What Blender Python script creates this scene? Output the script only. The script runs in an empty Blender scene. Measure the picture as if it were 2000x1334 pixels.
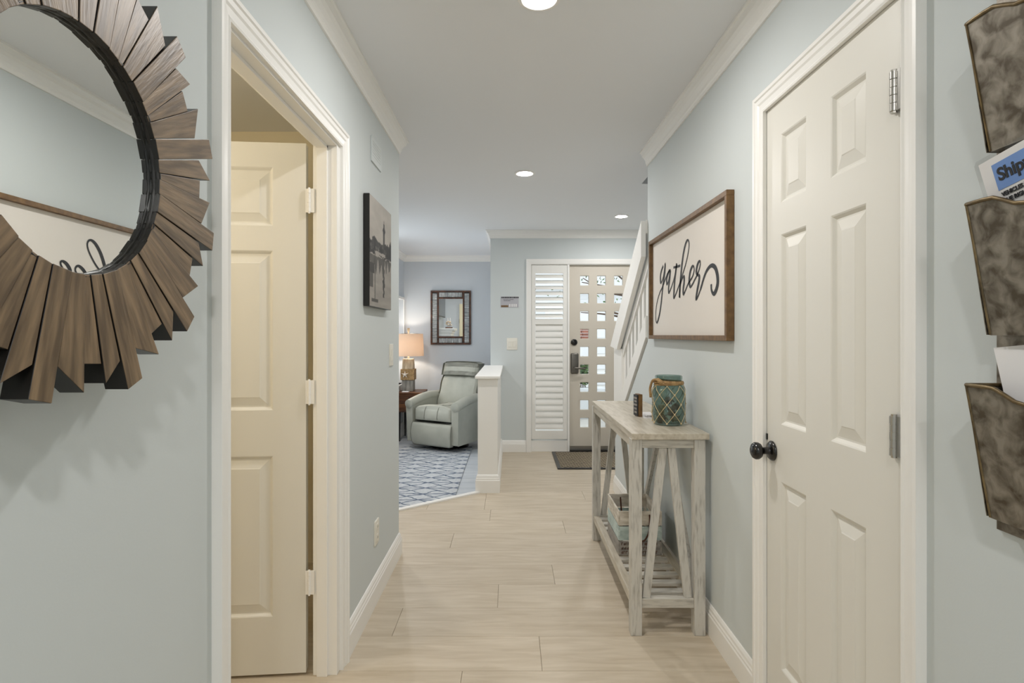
import bpy, bmesh, math, random
from mathutils import Matrix, Vector
random.seed(7)
PI = math.pi
scene = bpy.context.scene
COL = scene.collection

# ------------------------------------------------------------------ camera, world, exposure
cam_d = bpy.data.cameras.new('camera')
cam_d.lens = 20.0
cam_d.sensor_width = 36.0
cam_d.shift_x = 0.001
cam_d.shift_y = -0.0065
cam_d.clip_start = 0.05
cam = bpy.data.objects.new('camera', cam_d)
COL.objects.link(cam)
cam.location = (0, 0, 1.30)
cam.rotation_euler = (PI / 2, 0, 0)
scene.camera = cam

world = bpy.data.worlds.new('world')
scene.world = world
world.use_nodes = True
bgn = world.node_tree.nodes['Background']
bgn.inputs[0].default_value = (0.93, 0.965, 1.0, 1)
bgn.inputs[1].default_value = 2.0

scene.view_settings.view_transform = 'Standard'
scene.view_settings.look = 'None'
scene.view_settings.gamma = 1.0
scene.view_settings.use_curve_mapping = False
scene.view_settings.exposure = 0.04
scene.cycles.max_bounces = 14
scene.cycles.diffuse_bounces = 8
scene.cycles.glossy_bounces = 6
scene.cycles.transmission_bounces = 10
scene.cycles.transparent_max_bounces = 12
scene.cycles.sample_clamp_indirect = 8.0
scene.cycles.caustics_reflective = False
scene.cycles.caustics_refractive = False

CAN_POWER = 460.0        # emission of a recessed lamp lens
BATH_POWER = 52.0
TABLE_LAMP_W = 11.0

# ------------------------------------------------------------------ materials
def lin(c):
    return c / 12.92 if c <= 0.04045 else ((c + 0.055) / 1.055) ** 2.4
def rgb(h):
    return tuple(lin(int(h[i:i + 2], 16) / 255) for i in (0, 2, 4)) + (1,)

def mat(name, c1, c2=None, rough=.5, metal=0., scale=8., stretch=(1, 1, 1), contrast=(.35, .65), bump=0., bscale=None,
        detail=4., vary=0., spec=.5, coat=0., distortion=0., bstretch=None, mult=1.0):
    m = bpy.data.materials.new(name)
    m.use_nodes = True
    nt = m.node_tree
    N, L = nt.nodes, nt.links
    b = N['Principled BSDF']
    b.inputs['Roughness'].default_value = rough
    b.inputs['Metallic'].default_value = metal
    b.inputs['Specular IOR Level'].default_value = spec
    b.inputs['Coat Weight'].default_value = coat
    c1 = rgb(c1) if isinstance(c1, str) else c1
    b.inputs['Base Color'].default_value = c1
    tc = None
    def coords(st):
        nonlocal tc
        if tc is None:
            tc = N.new('ShaderNodeTexCoord')
            oi = N.new('ShaderNodeObjectInfo')
            ad = N.new('ShaderNodeVectorMath'); ad.operation = 'MULTIPLY_ADD'
            L.new(oi.outputs['Random'], ad.inputs[0]); ad.inputs[1].default_value = (17, 31, 23)
            L.new(tc.outputs['Object'], ad.inputs[2])
            tc = (ad, oi)
        mp = N.new('ShaderNodeMapping')
        mp.inputs['Scale'].default_value = st
        L.new(tc[0].outputs[0], mp.inputs['Vector'])
        return mp
    col_out = None
    if c2 is not None:
        mp = coords(stretch)
        no = N.new('ShaderNodeTexNoise')
        no.inputs['Scale'].default_value = scale; no.inputs['Detail'].default_value = detail
        no.inputs['Distortion'].default_value = distortion
        L.new(mp.outputs[0], no.inputs['Vector'])
        rp = N.new('ShaderNodeValToRGB')
        rp.color_ramp.elements[0].position = contrast[0]; rp.color_ramp.elements[1].position = contrast[1]
        rp.color_ramp.elements[0].color = c1
        rp.color_ramp.elements[1].color = rgb(c2) if isinstance(c2, str) else c2
        L.new(no.outputs['Fac'], rp.inputs[0])
        col_out = rp.outputs[0]
    if vary > 0:
        coords((1, 1, 1))
        hs = N.new('ShaderNodeHueSaturation')
        mr = N.new('ShaderNodeMapRange')
        mr.inputs['To Min'].default_value = 1 - vary; mr.inputs['To Max'].default_value = 1 + vary
        L.new(tc[1].outputs['Random'], mr.inputs[0]); L.new(mr.outputs[0], hs.inputs['Value'])
        if col_out: L.new(col_out, hs.inputs['Color'])
        else: hs.inputs['Color'].default_value = c1
        col_out = hs.outputs[0]
    if col_out: L.new(col_out, b.inputs['Base Color'])
    if bump > 0:
        mp = coords(bstretch or stretch)
        n2 = N.new('ShaderNodeTexNoise'); n2.inputs['Scale'].default_value = bscale or scale; n2.inputs['Detail'].default_value = 3
        L.new(mp.outputs[0], n2.inputs['Vector'])
        bp = N.new('ShaderNodeBump'); bp.inputs['Strength'].default_value = bump; bp.inputs['Distance'].default_value = .004
        L.new(n2.outputs['Fac'], bp.inputs['Height']); L.new(bp.outputs[0], b.inputs['Normal'])
    return m

def emit(name, c, s):
    m = bpy.data.materials.new(name); m.use_nodes = True
    nt = m.node_tree; nt.nodes.clear()
    o = nt.nodes.new('ShaderNodeOutputMaterial'); e = nt.nodes.new('ShaderNodeEmission')
    e.inputs[0].default_value = c; e.inputs[1].default_value = s
    nt.links.new(e.outputs[0], o.inputs[0]); return m

def facing(nt, lo=.04, hi=.55, normal=None):
    lw = nt.nodes.new('ShaderNodeLayerWeight'); lw.inputs[0].default_value = .5
    p = nt.nodes.new('ShaderNodeMath'); p.operation = 'POWER'; p.inputs[1].default_value = 4
    m = nt.nodes.new('ShaderNodeMath'); m.operation = 'MULTIPLY_ADD'; m.inputs[1].default_value = hi; m.inputs[2].default_value = lo
    nt.links.new(lw.outputs['Facing'], p.inputs[0]); nt.links.new(p.outputs[0], m.inputs[0])
    return m
def clear_pane(name, tint=(.96, .98, .98, 1), refl=.06, rough=.02):
    m = bpy.data.materials.new(name); m.use_nodes = True
    nt = m.node_tree; nt.nodes.clear()
    o = nt.nodes.new('ShaderNodeOutputMaterial'); t = nt.nodes.new('ShaderNodeBsdfTransparent'); g = nt.nodes.new('ShaderNodeBsdfGlossy')
    t.inputs[0].default_value = tint; g.inputs['Roughness'].default_value = rough
    mx = nt.nodes.new('ShaderNodeMixShader'); lw = facing(nt)
    nt.links.new(lw.outputs[0], mx.inputs[0]); nt.links.new(t.outputs[0], mx.inputs[1]); nt.links.new(g.outputs[0], mx.inputs[2])
    nt.links.new(mx.outputs[0], o.inputs[0]); return m

def attr_mat(name, rough=.6, spec=.3):
    m = bpy.data.materials.new(name); m.use_nodes = True
    nt = m.node_tree; b = nt.nodes['Principled BSDF']; b.inputs['Roughness'].default_value = rough
    b.inputs['Specular IOR Level'].default_value = spec
    a = nt.nodes.new('ShaderNodeAttribute'); a.attribute_name = 'print'
    nt.links.new(a.outputs['Color'], b.inputs['Base Color']); return m

W = {}
W['wall'] = mat('wall_paint', 'CDD3D4', rough=.75, bump=.03, bscale=220, spec=.25)
W['wall_living'] = mat('living_wall_paint', 'CDD2D7', rough=.75, bump=.03, bscale=220, spec=.25)
W['bath_wall'] = mat('bathroom_wall_paint', 'E2D9C2', rough=.75, bump=.03, bscale=200, spec=.25)
W['ceiling'] = mat('ceiling_paint', 'E6E8EB', rough=.9, bump=.03, bscale=160, spec=.1)
W['trim'] = mat('trim_paint', 'EEEDEA', rough=.38, bump=.015, bscale=60)
W['door'] = mat('door_paint', 'DCDAD3', rough=.42, bump=.04, bscale=45, bstretch=(1, 1, .25))
W['front_door'] = mat('front_door_paint', 'CDC6BA', rough=.5, bump=.03, bscale=60)
W['shutter'] = mat('shutter_paint', 'E9E8E4', rough=.4)
W['plank'] = mat('vinyl_plank', 'B8AA95', 'CBBFAD', rough=.42, scale=3.2, stretch=(1.2, 9, 1), contrast=(.3, .7), bump=.05, bscale=14, detail=7, vary=.02, distortion=.6, bstretch=(1, 10, 1))
W['plank_joint'] = mat('plank_joint', '9C9080', rough=.8)
W['tile'] = mat('living_floor_plank', 'BFC4CA', 'D3D6DA', rough=.35, scale=3, stretch=(1, 7, 1), vary=.03)
W['wood_brown'] = mat('stick_wood', '5A4935', '8E775B', rough=.4, scale=7, stretch=(8, 1.4, 14), contrast=(.35, .72), bump=.12, bscale=16, vary=.08, detail=6)
W['black'] = mat('black_paint', '15120F', rough=.35)
W['black_metal'] = mat('black_metal', '0E0D0D', rough=.22, spec=.6)
W['nickel'] = mat('satin_nickel', 'B9B7B2', rough=.3, metal=1.)
W['pewter'] = mat('dark_pewter', '77746E', rough=.38, metal=1.)
W['mirror'] = mat('mirror_glass', 'EEF1F0', rough=.0, metal=1.)
W['frame_brown'] = mat('rustic_brown_wood', '543A1E', '83633A', rough=.5, scale=5, stretch=(7, 7, 7), bump=.2, bscale=20, contrast=(.25, .8))
W['board_white'] = mat('sign_board', 'E0DAD3', rough=.7)
W['ink'] = mat('black_ink', '1C1D20', rough=.6)
W['distressed'] = mat('whitewashed_wood', '99958D', 'C7C4BD', rough=.55, scale=11, stretch=(9, 9, 1.2), contrast=(.25, .5), bump=.15, bscale=18, detail=8, vary=.02)
W['distressed_x'] = mat('whitewashed_slat', '97928A', 'C4C0B7', rough=.55, scale=11, stretch=(1.2, 9, 9), contrast=(.25, .52), bump=.15, bscale=18, detail=8, vary=.05)
W['distressed_y'] = mat('whitewashed_top', 'A89E8C', 'C5BDAE', rough=.38, scale=7, stretch=(9, 1.0, 8), contrast=(.28, .6), bump=.08, bscale=18, detail=8)
W['edge_dark'] = mat('worn_edge', '6B645A', rough=.7)
W['galv'] = mat('rusty_galvanised_tin', '51483A', '938C80', rough=.45, metal=.5, scale=34, contrast=(.36, .66), bump=.12, bscale=50, detail=8, distortion=.5)
W['galv_edge'] = mat('tin_hem', '5A4C36', '857250', rough=.4, metal=.6, scale=30)
W['paper'] = mat('white_paper', 'E4E2E2', rough=.6)
W['blue_print'] = mat('blue_print', '6F93CF', rough=.5)
W['laminate'] = clear_pane('laminate', (.97, .97, .97, 1))
W['leather'] = mat('sage_grey_leather', 'A5A599', 'B1B1A5', rough=.46, scale=5, bump=.12, bscale=9, spec=.5)
W['seam'] = mat('leather_seam', '7C7D73', rough=.5)
W['burlap'] = None
W['lampwood'] = mat('driftwood', '8A7A63', 'BCAE96', rough=.7, scale=6, stretch=(5, 5, 1), bump=.2, bscale=20)
W['lampgrey'] = mat('grey_driftwood', '6F6C66', '9B978E', rough=.7, scale=6, stretch=(5, 5, 1), bump=.2, bscale=20)
W['rope'] = mat('jute_rope', '8C6E48', 'B8996C', rough=.85, scale=60, bump=.5, bscale=120)
W['cord'] = mat('net_cord', 'BCA67E', 'D6C4A0', rough=.85, scale=80, bump=.3, bscale=150)
W['star'] = mat('starfish', 'D9D0C4', rough=.8, bump=.3, bscale=60)
W['walnut'] = mat('walnut', '4A2A14', '7A4C28', rough=.4, scale=4, stretch=(1, 9, 9), bump=.05)
W['darkwood'] = mat('dark_carved_wood', '2E1A10', '5A331C', rough=.45, scale=8, stretch=(3, 3, 3), bump=.2, bscale=30)
W['shellchip'] = mat('grey_shell_chip', '8E9496', 'D2D6D6', rough=.35, scale=14, contrast=(.3, .7), vary=.2)
W['crate_white'] = mat('crate_white', 'B5AC9E', 'DAD4C9', rough=.7, scale=7, stretch=(2, 2, 7), bump=.15, bscale=25)
W['crate_aqua'] = mat('crate_aqua', '9DAEAB', 'BFCDC9', rough=.7, scale=7, stretch=(2, 2, 7), bump=.15, bscale=25)
W['crate_dark'] = mat('crate_dark', '7F7A76', '9C978F', rough=.7, scale=7, stretch=(2, 2, 7), bump=.15, bscale=25)
W['dark_rope'] = mat('dark_rope', '3B2115', '5B3521', rough=.8, scale=60, bump=.4, bscale=100)
W['plastic'] = mat('ivory_plastic', 'E3E0D6', rough=.35)
W['vent_paint'] = mat('vent_paint', 'CED4D5', rough=.6)
W['slot'] = mat('dark_slot', '34332F', rough=.8)
W['screen'] = mat('tv_screen', '0B0D12', rough=.12, spec=.6)
W['cream'] = mat('cream_paint', 'E8DFC0', rough=.5)
W['lens'] = emit('lamp_lens', (1, .972, .94, 1), CAN_POWER)
W['bath_lens'] = emit('bathroom_lens', (1, .87, .67, 1), BATH_POWER)
W['pane'] = clear_pane('window_pane')
W['print'] = attr_mat('printed_picture')
W['jar_glass'] = None
W['siding'] = mat('white_siding', 'E6E8EA', rough=.7)
W['brick'] = mat('red_brick', '8A5A4C', 'A8705E', rough=.8, scale=9, vary=.12)
W['ground'] = mat('driveway_concrete', 'B5B2AC', 'C6C3BC', rough=.9, scale=2)
W['leafm'] = mat('leaf_green', '3C5A33', '6E8A4C', rough=.6, scale=6, vary=.2)
W['bark'] = mat('bark', '5B4A3C', rough=.9)
W['roofm'] = mat('grey_shingle', 'C4C4C6', rough=.9)
W['shell1'] = mat('brown_shell', '5E4432', '9A7C5C', rough=.4, scale=20)
W['shell2'] = mat('pale_shell', 'B9A58C', 'DCCFBC', rough=.4, scale=20)

def jar_mat():
    m = bpy.data.materials.new('sea_green_glass'); m.use_nodes = True
    nt = m.node_tree; nt.nodes.clear()
    o = nt.nodes.new('ShaderNodeOutputMaterial')
    t = nt.nodes.new('ShaderNodeBsdfTransparent'); t.inputs[0].default_value = (.64, .72, .69, 1)
    g = nt.nodes.new('ShaderNodeBsdfGlossy'); g.inputs['Roughness'].default_value = .06
    fr = facing(nt, .07, .6)
    no = nt.nodes.new('ShaderNodeTexNoise'); no.inputs['Scale'].default_value = 22
    tc = nt.nodes.new('ShaderNodeTexCoord'); bp = nt.nodes.new('ShaderNodeBump'); bp.inputs['Strength'].default_value = .5; bp.inputs['Distance'].default_value = .01
    nt.links.new(tc.outputs['Object'], no.inputs['Vector']); nt.links.new(no.outputs['Fac'], bp.inputs['Height'])
    nt.links.new(bp.outputs[0], g.inputs['Normal'])
    mx = nt.nodes.new('ShaderNodeMixShader')
    nt.links.new(fr.outputs[0], mx.inputs[0]); nt.links.new(t.outputs[0], mx.inputs[1]); nt.links.new(g.outputs[0], mx.inputs[2])
    nt.links.new(mx.outputs[0], o.inputs[0]); return m
W['jar_glass'] = jar_mat()

def shade_mat():
    m = bpy.data.materials.new('burlap_shade'); m.use_nodes = True
    nt = m.node_tree; nt.nodes.clear()
    o = nt.nodes.new('ShaderNodeOutputMaterial')
    d = nt.nodes.new('ShaderNodeBsdfDiffuse'); t = nt.nodes.new('ShaderNodeBsdfTranslucent')
    w1 = nt.nodes.new('ShaderNodeTexWave'); w1.bands_direction = 'Z'; w1.inputs['Scale'].default_value = 60; w1.inputs['Distortion'].default_value = 2
    rp = nt.nodes.new('ShaderNodeValToRGB'); rp.color_ramp.elements[0].color = rgb('C4B3A2'); rp.color_ramp.elements[1].color = rgb('E2D4C6')
    tc = nt.nodes.new('ShaderNodeTexCoord'); nt.links.new(tc.outputs['Object'], w1.inputs['Vector'])
    nt.links.new(w1.outputs['Fac'], rp.inputs[0]); nt.links.new(rp.outputs[0], d.inputs[0]); nt.links.new(rp.outputs[0], t.inputs[0])
    mx = nt.nodes.new('ShaderNodeMixShader'); mx.inputs[0].default_value = .45
    nt.links.new(d.outputs[0], mx.inputs[1]); nt.links.new(t.outputs[0], mx.inputs[2]); nt.links.new(mx.outputs[0], o.inputs[0]); return m
W['burlap'] = shade_mat()

def lattice_mat(name, base, line, fams, thick, wob, rough=.9):
    """fams: list of (nx, ny, freq): line families in object XY."""
    m = bpy.data.materials.new(name); m.use_nodes = True
    nt = m.node_tree; N, L = nt.nodes, nt.links
    b = N['Principled BSDF']; b.inputs['Roughness'].default_value = rough; b.inputs['Specular IOR Level'].default_value = .1
    tc = N.new('ShaderNodeTexCoord'); no = N.new('ShaderNodeTexNoise'); no.inputs['Scale'].default_value = 7
    L.new(tc.outputs['Object'], no.inputs['Vector'])
    ad = N.new('ShaderNodeVectorMath'); ad.operation = 'MULTIPLY_ADD'; ad.inputs[1].default_value = (wob, wob, 0)
    L.new(no.outputs['Color'], ad.inputs[0]); L.new(tc.outputs['Object'], ad.inputs[2])
    prev = None
    for nx, ny, fq in fams:
        dt = N.new('ShaderNodeVectorMath'); dt.operation = 'DOT_PRODUCT'; dt.inputs[1].default_value = (nx * fq, ny * fq, 0)
        L.new(ad.outputs[0], dt.inputs[0])
        pp = N.new('ShaderNodeMath'); pp.operation = 'PINGPONG'; pp.inputs[1].default_value = .5
        L.new(dt.outputs['Value'], pp.inputs[0])
        ls = N.new('ShaderNodeMath'); ls.operation = 'LESS_THAN'; ls.inputs[1].default_value = thick
        L.new(pp.outputs[0], ls.inputs[0])
        if prev is None: prev = ls
        else:
            mxx = N.new('ShaderNodeMath'); mxx.operation = 'MAXIMUM'
            L.new(prev.outputs[0], mxx.inputs[0]); L.new(ls.outputs[0], mxx.inputs[1]); prev = mxx
    n3 = N.new('ShaderNodeTexNoise'); n3.inputs['Scale'].default_value = 45; L.new(tc.outputs['Object'], n3.inputs['Vector'])
    rp = N.new('ShaderNodeValToRGB'); rp.color_ramp.elements[0].position = .3; rp.color_ramp.elements[1].position = .7
    rp.color_ramp.elements[0].color = rgb(base[0]); rp.color_ramp.elements[1].color = rgb(base[1]); L.new(n3.outputs['Fac'], rp.inputs[0])
    mix = N.new('ShaderNodeMix'); mix.data_type = 'RGBA'
    L.new(prev.outputs[0], mix.inputs[0]); L.new(rp.outputs[0], mix.inputs[6]); mix.inputs[7].default_value = rgb(line)
    L.new(mix.outputs[2], b.inputs['Base Color'])
    bp = N.new('ShaderNodeBump'); bp.inputs['Strength'].default_value = .4; bp.inputs['Distance'].default_value = .004; bp.invert = True
    L.new(prev.outputs[0], bp.inputs['Height']); L.new(bp.outputs[0], b.inputs['Normal'])
    return m
W['rug'] = lattice_mat('trellis_rug', ('B9BCC0', 'CDCFD1'), '6C7686', [(.60, .80, 6.4), (-.60, .80, 6.4), (0, 1, 5.1)], .055, .09)
W['mat'] = lattice_mat('woven_doormat', ('37322B', '5A5248'), 'A39782', [(.7, .7, 28), (-.7, .7, 25)], .13, .015)

# ------------------------------------------------------------------ mesh builder
class MB:
    def __init__(s): s.v = []; s.f = []; s.m = []
    def add(s, vs, fs, mi=0, mtx=None):
        o = len(s.v)
        s.v += [tuple(mtx @ Vector(v)) if mtx is not None else tuple(v) for v in vs]
        s.f += [tuple(i + o for i in f) for f in fs]
        s.m += [mi] * len(fs); return s
    def box(s, x0, x1, y0, y1, z0, z1, mi=0, mtx=None):
        vs = [(x, y, z) for x in (x0, x1) for y in (y0, y1) for z in (z0, z1)]
        return s.add(vs, [(0, 1, 3, 2), (4, 6, 7, 5), (0, 4, 5, 1), (2, 3, 7, 6), (0, 2, 6, 4), (1, 5, 7, 3)], mi, mtx)
    def bar(s, p, q, w, t, up=(0, 0, 1), mi=0):
        """square bar from p to q, w along (up x dir), t along the other."""
        p, q = Vector(p), Vector(q); d = (q - p).normalized(); a = Vector(up).cross(d)
        if a.length < 1e-5: a = Vector((1, 0, 0)).cross(d)
        a.normalize(); b = d.cross(a)
        vs = []
        for c in (p, q):
            for i, j in ((-1, -1), (1, -1), (1, 1), (-1, 1)): vs.append(c + a * (i * w / 2) + b * (j * t / 2))
        return s.add(vs, [(3, 2, 1, 0), (4, 5, 6, 7), (0, 1, 5, 4), (1, 2, 6, 5), (2, 3, 7, 6), (3, 0, 4, 7)], mi)
    def prism(s, poly, t0, t1, f, mi=0, side_mi=None):
        n = len(poly)
        vs = [f(a, b, t0) for a, b in poly] + [f(a, b, t1) for a, b in poly]
        s.add(vs, [tuple(range(n))[::-1], tuple(range(n, 2 * n))], mi)
        return s.add(vs, [(i, (i + 1) % n, n + (i + 1) % n, n + i) for i in range(n)], mi if side_mi is None else side_mi)
    def tube(s, pts, r, n=8, mi=0, closed=False, caps=True):
        P = [Vector(p) for p in pts]; k = len(P); vs = []; prev = None
        R = r if isinstance(r, (list, tuple)) else [r] * k
        for i in range(k):
            d = (P[(i + 1) % k] - P[i - 1]) if closed else (P[min(i + 1, k - 1)] - P[max(i - 1, 0)])
            d.normalize()
            if prev is None:
                a = d.orthogonal().normalized()
            else:
                a = prev - d * prev.dot(d); a.normalize()
            prev = a; b = d.cross(a)
            for j in range(n):
                th = 2 * PI * j / n; vs.append(P[i] + (a * math.cos(th) + b * math.sin(th)) * R[i])
        fs = []
        for i in range(k if closed else k - 1):
            for j in range(n):
                i2 = (i + 1) % k; fs.append((i * n + j, i * n + (j + 1) % n, i2 * n + (j + 1) % n, i2 * n + j))
        if caps and not closed: fs += [tuple(range(n))[::-1], tuple((k - 1) * n + j for j in range(n))]
        return s.add(vs, fs, mi)
    def lathe(s, prof, n=24, mtx=None, mi=0, caps=True):
        vs = []; k = len(prof)
        for r, z in prof:
            for j in range(n): vs.append((r * math.cos(2 * PI * j / n), r * math.sin(2 * PI * j / n), z))
        fs = [(i * n + j, i * n + (j + 1) % n, (i + 1) * n + (j + 1) % n, (i + 1) * n + j) for i in range(k - 1) for j in range(n)]
        if caps: fs += [tuple(range(n))[::-1], tuple((k - 1) * n + j for j in range(n))]
        return s.add(vs, fs, mi, mtx)
    def plate(s, U, V, holes, t0, t1, f, mi=0):
        """slab in the UV plane from t0 to t1 with rectangular holes (u0,u1,v0,v1)."""
        U = sorted(set(list(U) + [h for q in holes for h in q[:2]])); V = sorted(set(list(V) + [h for q in holes for h in q[2:]]))
        U = [u for u in U]; nu, nv = len(U), len(V)
        def solid(i, j):
            if i < 0 or j < 0 or i >= nu - 1 or j >= nv - 1: return False
            u, v = (U[i] + U[i + 1]) / 2, (V[j] + V[j + 1]) / 2
            return not any(a < u < b and c < v < d for a, b, c, d in holes)
        idx = lambda i, j, k: (i * nv + j) * 2 + k
        vs = [f(U[i], V[j], t) for i in range(nu) for j in range(nv) for t in (t0, t1)]
        fs = []
        for i in range(nu - 1):
            for j in range(nv - 1):
                if not solid(i, j): continue
                fs.append((idx(i, j, 0), idx(i, j + 1, 0), idx(i + 1, j + 1, 0), idx(i + 1, j, 0)))
                fs.append((idx(i, j, 1), idx(i + 1, j, 1), idx(i + 1, j + 1, 1), idx(i, j + 1, 1)))
                if not solid(i - 1, j): fs.append((idx(i, j, 0), idx(i, j, 1), idx(i, j + 1, 1), idx(i, j + 1, 0)))
                if not solid(i + 1, j): fs.append((idx(i + 1, j, 0), idx(i + 1, j + 1, 0), idx(i + 1, j + 1, 1), idx(i + 1, j, 1)))
                if not solid(i, j - 1): fs.append((idx(i, j, 0), idx(i + 1, j, 0), idx(i + 1, j, 1), idx(i, j, 1)))
                if not solid(i, j + 1): fs.append((idx(i, j + 1, 0), idx(i, j + 1, 1), idx(i + 1, j + 1, 1), idx(i + 1, j + 1, 0)))
        return s.add(vs, fs, mi)
    def sweep(s, path, prof, f, closed=False, mi=0):
        """profile (p, h) swept along a 2D path with mitres; p is measured to the right of the path."""
        n = len(path); rings = []
        for i in range(n):
            a, b, c = Vector(path[i - 1]), Vector(path[i]), Vector(path[(i + 1) % n])
            d1 = (b - a).normalized() if (i > 0 or closed) else None
            d2 = (c - b).normalized() if (i < n - 1 or closed) else None
            if d1 is None: d1 = d2
            if d2 is None: d2 = d1
            n1 = Vector((d1.y, -d1.x)); n2 = Vector((d2.y, -d2.x))
            mt = (n1 + n2) / (1 + n1.dot(n2))
            rings.append([f(b.x + mt.x * p, b.y + mt.y * p, h) for p, h in prof])
        k = len(prof); vs = [v for r in rings for v in r]; fs = []
        for i in range(n if closed else n - 1):
            i2 = (i + 1) % n
            for j in range(k): fs.append((i * k + j, i * k + (j + 1) % k, i2 * k + (j + 1) % k, i2 * k + j))
        if not closed: fs += [tuple(range(k))[::-1], tuple((n - 1) * k + j for j in range(k))]
        return s.add(vs, fs, mi)
    def rbox(s, x0, x1, y0, y1, z0, z1, r, seg=4, mi=0, mtx=None, deform=None, sub=0):
        bm = bmesh.new(); bmesh.ops.create_cube(bm, size=1)
        for v in bm.verts: v.co = Vector(((x0 + x1) / 2 + v.co.x * (x1 - x0), (y0 + y1) / 2 + v.co.y * (y1 - y0), (z0 + z1) / 2 + v.co.z * (z1 - z0)))
        if sub: bmesh.ops.subdivide_edges(bm, edges=bm.edges[:], cuts=sub, use_grid_fill=True)
        ed = [e for e in bm.edges if len(e.link_faces) == 2 and e.calc_face_angle() > .5]
        bmesh.ops.bevel(bm, geom=ed, offset=r, segments=seg, profile=.5, affect='EDGES')
        bm.verts.index_update()
        vs = [deform(v.co.copy()) if deform else v.co.copy() for v in bm.verts]
        fs = [tuple(v.index for v in f_.verts) for f_ in bm.faces]
        bm.free(); return s.add(vs, fs, mi, mtx)
    def ball(s, c, r, n=8, mi=0, sc=(1, 1, 1)):
        prof = [(max(1e-4, math.sin(PI * i / (n))) * r, -math.cos(PI * i / n) * r) for i in range(n + 1)]
        return s.lathe(prof, n + 4, Matrix.Translation(c) @ Matrix.Diagonal((*sc, 1)), mi, caps=False)
    def obj(s, name, mats, parent=None, bevel=0., smooth=0., seg=2, merge=False):
        me = bpy.data.meshes.new(name)
        xs = [v[0] for v in s.v]; ys = [v[1] for v in s.v]; zs = [v[2] for v in s.v]
        o3 = Vector(((min(xs) + max(xs)) / 2, (min(ys) + max(ys)) / 2, min(zs)))
        me.from_pydata([tuple(Vector(v) - o3) for v in s.v], [], s.f)
        mats = mats if isinstance(mats, (list, tuple)) else [mats]
        for m in mats: me.materials.append(W[m] if isinstance(m, str) else m)
        if len(mats) > 1: me.polygons.foreach_set('material_index', s.m)
        bm = bmesh.new(); bm.from_mesh(me)
        if merge: bmesh.ops.remove_doubles(bm, verts=bm.verts[:], dist=1e-5)
        bmesh.ops.recalc_face_normals(bm, faces=bm.faces[:]); bm.to_mesh(me); bm.free()
        if smooth:
            me.polygons.foreach_set('use_smooth', [True] * len(me.polygons)); me.set_sharp_from_angle(angle=math.radians(smooth))
        ob = bpy.data.objects.new(name, me); COL.objects.link(ob)
        if parent is not None:
            ob.parent = parent; ob.location = o3 - absloc(parent)
        else: ob.location = o3
        if bevel:
            b = ob.modifiers.new('bevel', 'BEVEL'); b.width = bevel; b.segments = seg; b.limit_method = 'ANGLE'; b.angle_limit = math.radians(40)
        return ob

def absloc(o):
    l = Vector((0, 0, 0))
    while o is not None: l = l + o.location; o = o.parent
    return l
def tag(o, label, cat=None, group=None, kind=None):
    o['label'] = label
    if cat: o['category'] = cat
    if group: o['group'] = group
    if kind: o['kind'] = kind
    return o
def thing(name, label, cat, loc, group=None, kind=None):
    o = bpy.data.objects.new(name, None); COL.objects.link(o); o.location = loc; o.empty_display_size = .05
    return tag(o, label, cat, group, kind)
def struct(o, label, cat): return tag(o, label, cat, kind='structure')
def text(body, size, mtx, mat_, parent, name='lettering', offset=0., extrude=.0004, align='LEFT'):
    cu = bpy.data.curves.new(name, 'FONT'); cu.body = body; cu.size = size; cu.offset = offset; cu.extrude = extrude; cu.align_x = align
    tmp = bpy.data.objects.new(name, cu); me = bpy.data.meshes.new_from_object(tmp); me.name = name; me.materials.clear(); me.materials.append(W[mat_])
    bpy.data.objects.remove(tmp); o = bpy.data.objects.new(name, me); COL.objects.link(o)
    if parent is not None:
        o.parent = parent; o.matrix_basis = Matrix.Translation(-absloc(parent)) @ mtx
    else: o.matrix_basis = mtx
    return o
def smoothpath(pts, k=6):
    P = [Vector(p) for p in pts]; out = []
    for i in range(len(P) - 1):
        a, b, c, d = P[max(i - 1, 0)], P[i], P[i + 1], P[min(i + 2, len(P) - 1)]
        for j in range(k):
            t = j / k
            out.append(.5 * ((2 * b) + (c - a) * t + (2 * a - 5 * b + 4 * c - d) * t * t + (3 * b - a - 3 * c + d) * t ** 3))
    out.append(P[-1]); return out
def picture(name, w, h, nu, nv, fn, f, parent, m='print', thick=.0):
    """flat print: grid coloured per point by fn(u,v) -> sRGB 0..1"""
    me = bpy.data.meshes.new(name); vs = []; fs = []; cs = []
    for j in range(nv + 1):
        for i in range(nu + 1):
            u, v = i / nu, j / nv; vs.append(Vector(f(u * w, v * h)) - absloc(parent)); c = fn(u, v); cs += [lin(max(0, min(1, q))) for q in c] + [1]
    for j in range(nv):
        for i in range(nu): a = j * (nu + 1) + i; fs.append((a, a + 1, a + nu + 2, a + nu + 1))
    me.from_pydata([tuple(v) for v in vs], [], fs)
    at = me.color_attributes.new('print', 'FLOAT_COLOR', 'POINT'); at.data.foreach_set('color', cs)
    me.materials.append(W[m]); o = bpy.data.objects.new(name, me); COL.objects.link(o); o.parent = parent; return o

XYZ_x = lambda a, b, t: (t, a, b)      # plane (Y,Z), thickness X
XYZ_y = lambda a, b, t: (a, t, b)      # plane (X,Z), thickness Y
XYZ_z = lambda a, b, t: (a, b, t)      # plane (X,Y), thickness Z

H = 2.46            # ceiling
XL, XR = -.664, .87  # hall walls
YL, YR = 3.368, 3.62 # where they end
YF = 6.32           # front wall
LZ = -.156          # sunken living room floor
YB = 8.34           # living room back wall
XLL = -1.57         # living room left wall
XLR = -.2275        # living room right wall

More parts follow.
